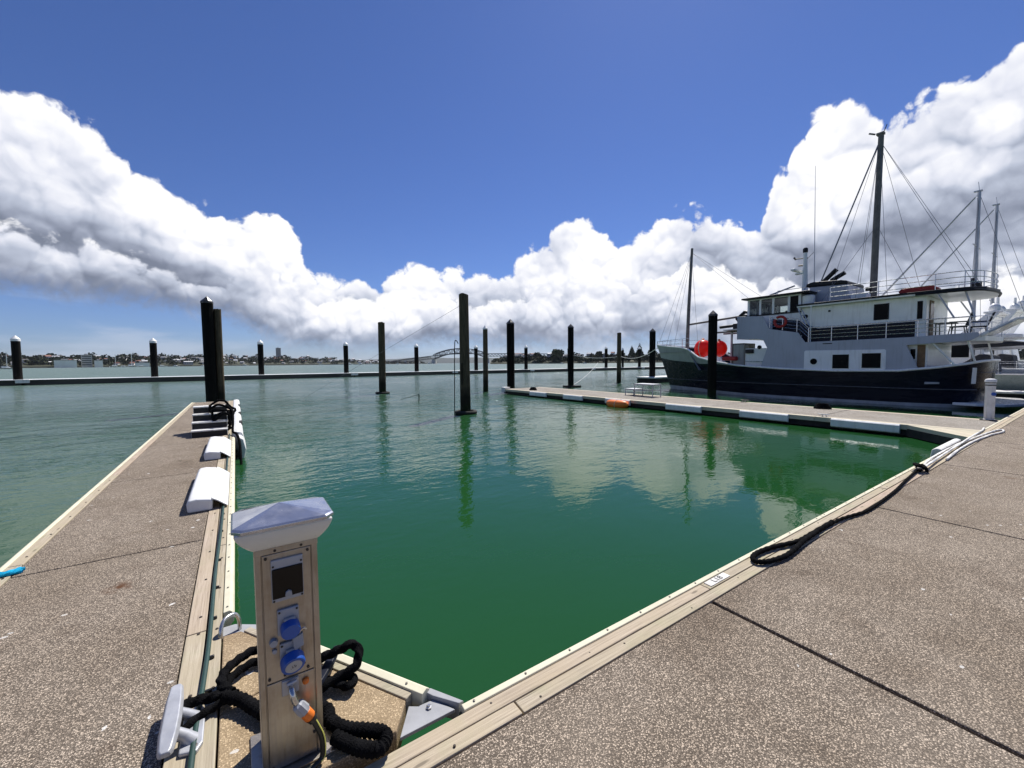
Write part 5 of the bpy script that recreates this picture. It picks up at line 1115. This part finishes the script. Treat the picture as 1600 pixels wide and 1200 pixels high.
for k in range(16):
    a = random.uniform(-1, 14); d, h = interp(HS, a); t = random.uniform(.5, 1.)
    o = bpy.data.objects.new('headland_house', random.choice(HM)); o.location = polar(a, d+3+80*t, hill_z(HS, a, t)+.5); o.rotation_euler = (0, 0, -R(a)+random.uniform(-.7, .7)); o.scale = (.6, .6, .6)
    link(o); tag(o, 'pale house roof showing above the headland bush', 'house', 'houses on the headland')
def block(az, d, z, w_, dp, h, mat, lab, floors=0, name='building', cols=5):
    p = bpy.data.objects.new(name, None); p.location = polar(az, d, z); p.rotation_euler = (0, 0, -R(az)); link(p); tag(p, lab, 'building')
    far('wall', MB().box(-w_/2, w_/2, -dp/2, dp/2, -8, h), M[mat], (0, 0, 0), None, None, parent=p)
    far('roof', MB().box(-w_/2-.4, w_/2+.4, -dp/2-.4, dp/2+.4, h+.02, h+1.0).box(-w_*.2, w_*.1, -dp*.2, dp*.2, h+1, h+3), M['conc_b'], (0, 0, 0), None, None, parent=p)
    for f in range(floors):
        far('window_row', MB().box(-w_/2+1, w_/2-1, -dp/2-.15, -dp/2+.05, 1+f*h/floors, 1+f*h/floors+h/floors*.5), M['far_win'], (0, 0, 0), None, None, parent=p)
block(-47.4, 1070, 3, 27, 24, 9.5, 'shed', 'long cream waterfront shed on the far left shore', 0, 'waterfront_shed')
block(-46.0, 1085, 3, 14, 18, 19, 'conc_b', 'grey tower block beside the cream waterfront shed', 5, 'tower_block')
block(-45.2, 1080, 3, 11, 16, 9, 'shed', 'pale flat-roofed building right of the grey tower block', 0, 'waterfront_building')
block(-50.3, 1065, 3, 10, 14, 21, 'conc_b', 'grey block behind the first breakwater pile on the far left', 5, 'tower_block')
block(-29.6, 1620, 22, 15, 15, 36, 'conc_b', 'lone dark apartment tower rising above the far hillside', 11, 'apartment_tower')
block(-42.0, 1130, 3, 22, 18, 4.5, 'shed', 'low white boat sheds on the far shore right of the shed', 0, 'boat_shed')
# moored boats
def mooring(az, d, L, mast, lab, group=None, name='moored_boat'):
    m1 = MB(); B = L*.3
    for sg in (-1, 1):
        m1.grid([[(-L/2+L*t, 0, -.2), (-L/2+L*t*1.03, sg*B/2*math.sin(math.pi*min(1, .25+t*.75))**.7, L*.11)] for t in (0, .25, .5, .75, 1)])
    m1.prism([(-L*.3, L*.10), (-L*.28, L*.24), (L*.05, L*.22), (L*.2, L*.10)], -B*.3, B*.3, 'y')
    if mast: m1.tube([(0, 0, L*.1), (0, 0, mast)], L*.018+.06, 5)
    o = far(name, m1, M['gelcoat'], polar(az, d, 0), lab, 'boat', group); o.rotation_euler = (0, 0, random.uniform(-.5, .5)-R(az)); return o
for az, d, L, mast in ((-44.0, 1010, 16, 24), (-42.8, 1020, 18, 24), (-43.4, 1015, 12, 0), (-42.0, 1030, 14, 0), (-41.2, 1040, 11, 0), (-40.4, 1060, 14, 0), (-39.3, 1080, 12, 0), (-37.0, 1120, 10, 0), (-33.0, 1150, 12, 0), (-31.3, 1180, 14, 0), (-25.0, 1300, 13, 0), (-21.6, 1350, 26, 0), (-20.2, 1360, 22, 0), (-18.9, 1380, 16, 0), (-15.5, 1400, 16, 14), (-12.7, 1450, 16, 0), (-11.3, 1440, 20, 0)):
    mooring(az, d, L, mast, 'small white boat moored off the far shore', 'boats moored off the far shore')
mooring(-50.9, 640, 12, 17, 'white yacht with one mast moored at the far left edge')
for az in (7.0, 10.1): mooring(az, 520, 6, 0, 'tiny white boat moored below the headland trees', 'boats moored off the headland')

# ------------------------------------------------------------------ harbour bridge
BY = 1780.
br = bpy.data.objects.new('harbour_bridge', None); br.location = (-230, BY, 0); br.rotation_euler = (0, 0, R(-9)); link(br); tag(br, 'grey steel arched truss harbour bridge on concrete piers far across the water', 'bridge')
def bpart(name, mb, mat): return far(name, mb, M[mat], (0, 0, 0), None, None, parent=br)
def bz(x): return interp([(-420, 4), (-330, 8), (-250, 20), (-110, 35), (-40, 41), (20, 42), (120, 41), (300, 40), (420, 36)], x)[0]
xs = [-400+10*k for k in range(82)]
dk = MB()
for x0, x1 in zip(xs[:-1], xs[1:]): dk.hexa([(x0, -12, bz(x0)-1.6), (x1, -12, bz(x1)-1.6), (x1, 12, bz(x1)-1.6), (x0, 12, bz(x0)-1.6)], [(x0, -12, bz(x0)+1), (x1, -12, bz(x1)+1), (x1, 12, bz(x1)+1), (x0, 12, bz(x0)+1)])
bpart('roadway', dk, 'bridge')
def tz(x): return interp([(-112, 38), (-95, 46), (-70, 54), (-40, 61), (-5, 64.5), (30, 64.5), (60, 61), (90, 54), (115, 46), (130, 40)], x)[0]
def lz(x): return interp([(-112, 20), (-95, 27), (-60, 38), (-20, 44), (15, 46), (50, 44), (85, 38), (115, 27), (130, 20)], x)[0]
px_ = [-112+11*k for k in range(23)]
for y in (-11, 11):
    mbx = MB(); mbx.tube([(x, y, tz(x)) for x in px_], 1.7, 5); bpart('top_chord', mbx, 'bridge')
    mbx = MB(); mbx.tube([(x, y, lz(x)) for x in px_], 1.7, 5); bpart('bottom_chord', mbx, 'bridge')
    for i, x in enumerate(px_):
        bpart('post', MB().tube([(x, y, lz(x)), (x, y, tz(x))], .9, 4), 'bridge')
        if i < len(px_)-1:
            x2 = px_[i+1]; bpart('diagonal', MB().tube([(x, y, lz(x)), (x2, y, tz(x2))] if i % 2 else [(x, y, tz(x)), (x2, y, lz(x2))], .8, 4), 'bridge')
for a, b in ((-330, -112), (130, 400)):
    k = a
    while k < b-10:
        x2 = min(k+14, b); d0, d1 = max(2., min(12, bz(k)-6)), max(2., min(12, bz(x2)-6))
        for y in (-9, 9):
            bpart('diagonal', MB().tube([(k, y, bz(k)-1), (x2, y, bz(x2)-d1)], .8, 4), 'bridge'); bpart('bottom_chord', MB().tube([(k, y, bz(k)-d0), (x2, y, bz(x2)-d1)], 1.1, 4), 'bridge'); bpart('post', MB().tube([(k, y, bz(k)-1), (k, y, bz(k)-d0)], .5, 4), 'bridge')
        k += 14
for x, w_ in ((-112, 9), (130, 9), (-185, 5), (-240, 5), (-290, 4), (200, 5), (270, 5)):
    h = (lz(x) if w_ == 9 else bz(x)-8)
    if h > 3: bpart('pier', MB().hexa([(x-w_, -14, -2), (x+w_, -14, -2), (x+w_, 14, -2), (x-w_, 14, -2)], [(x-w_*.6, -11, h), (x+w_*.6, -11, h), (x+w_*.6, 11, h), (x-w_*.6, 11, h)]), 'conc_b')

# ------------------------------------------------------------------ harbour air
HAZE = 2.8e-5
hz = MB().box(-13000, 13000, -13000, 13000, -3, 170)
hm, ht_, hb_ = new_mat('harbour_haze'); ht_.n.remove(hb_)
pv_ = ht_.new('ShaderNodeVolumePrincipled'); pv_.inputs['Color'].default_value = (.80, .88, 1, 1); pv_.inputs['Density'].default_value = HAZE; pv_.inputs['Anisotropy'].default_value = .2
ht_.l.new(pv_.outputs[0], hm.node_tree.nodes['Material Output'].inputs['Volume'])
ho = bpy.data.objects.new('haze', hz.mesh('haze', hm)); link(ho); tag(ho, kind='stuff')
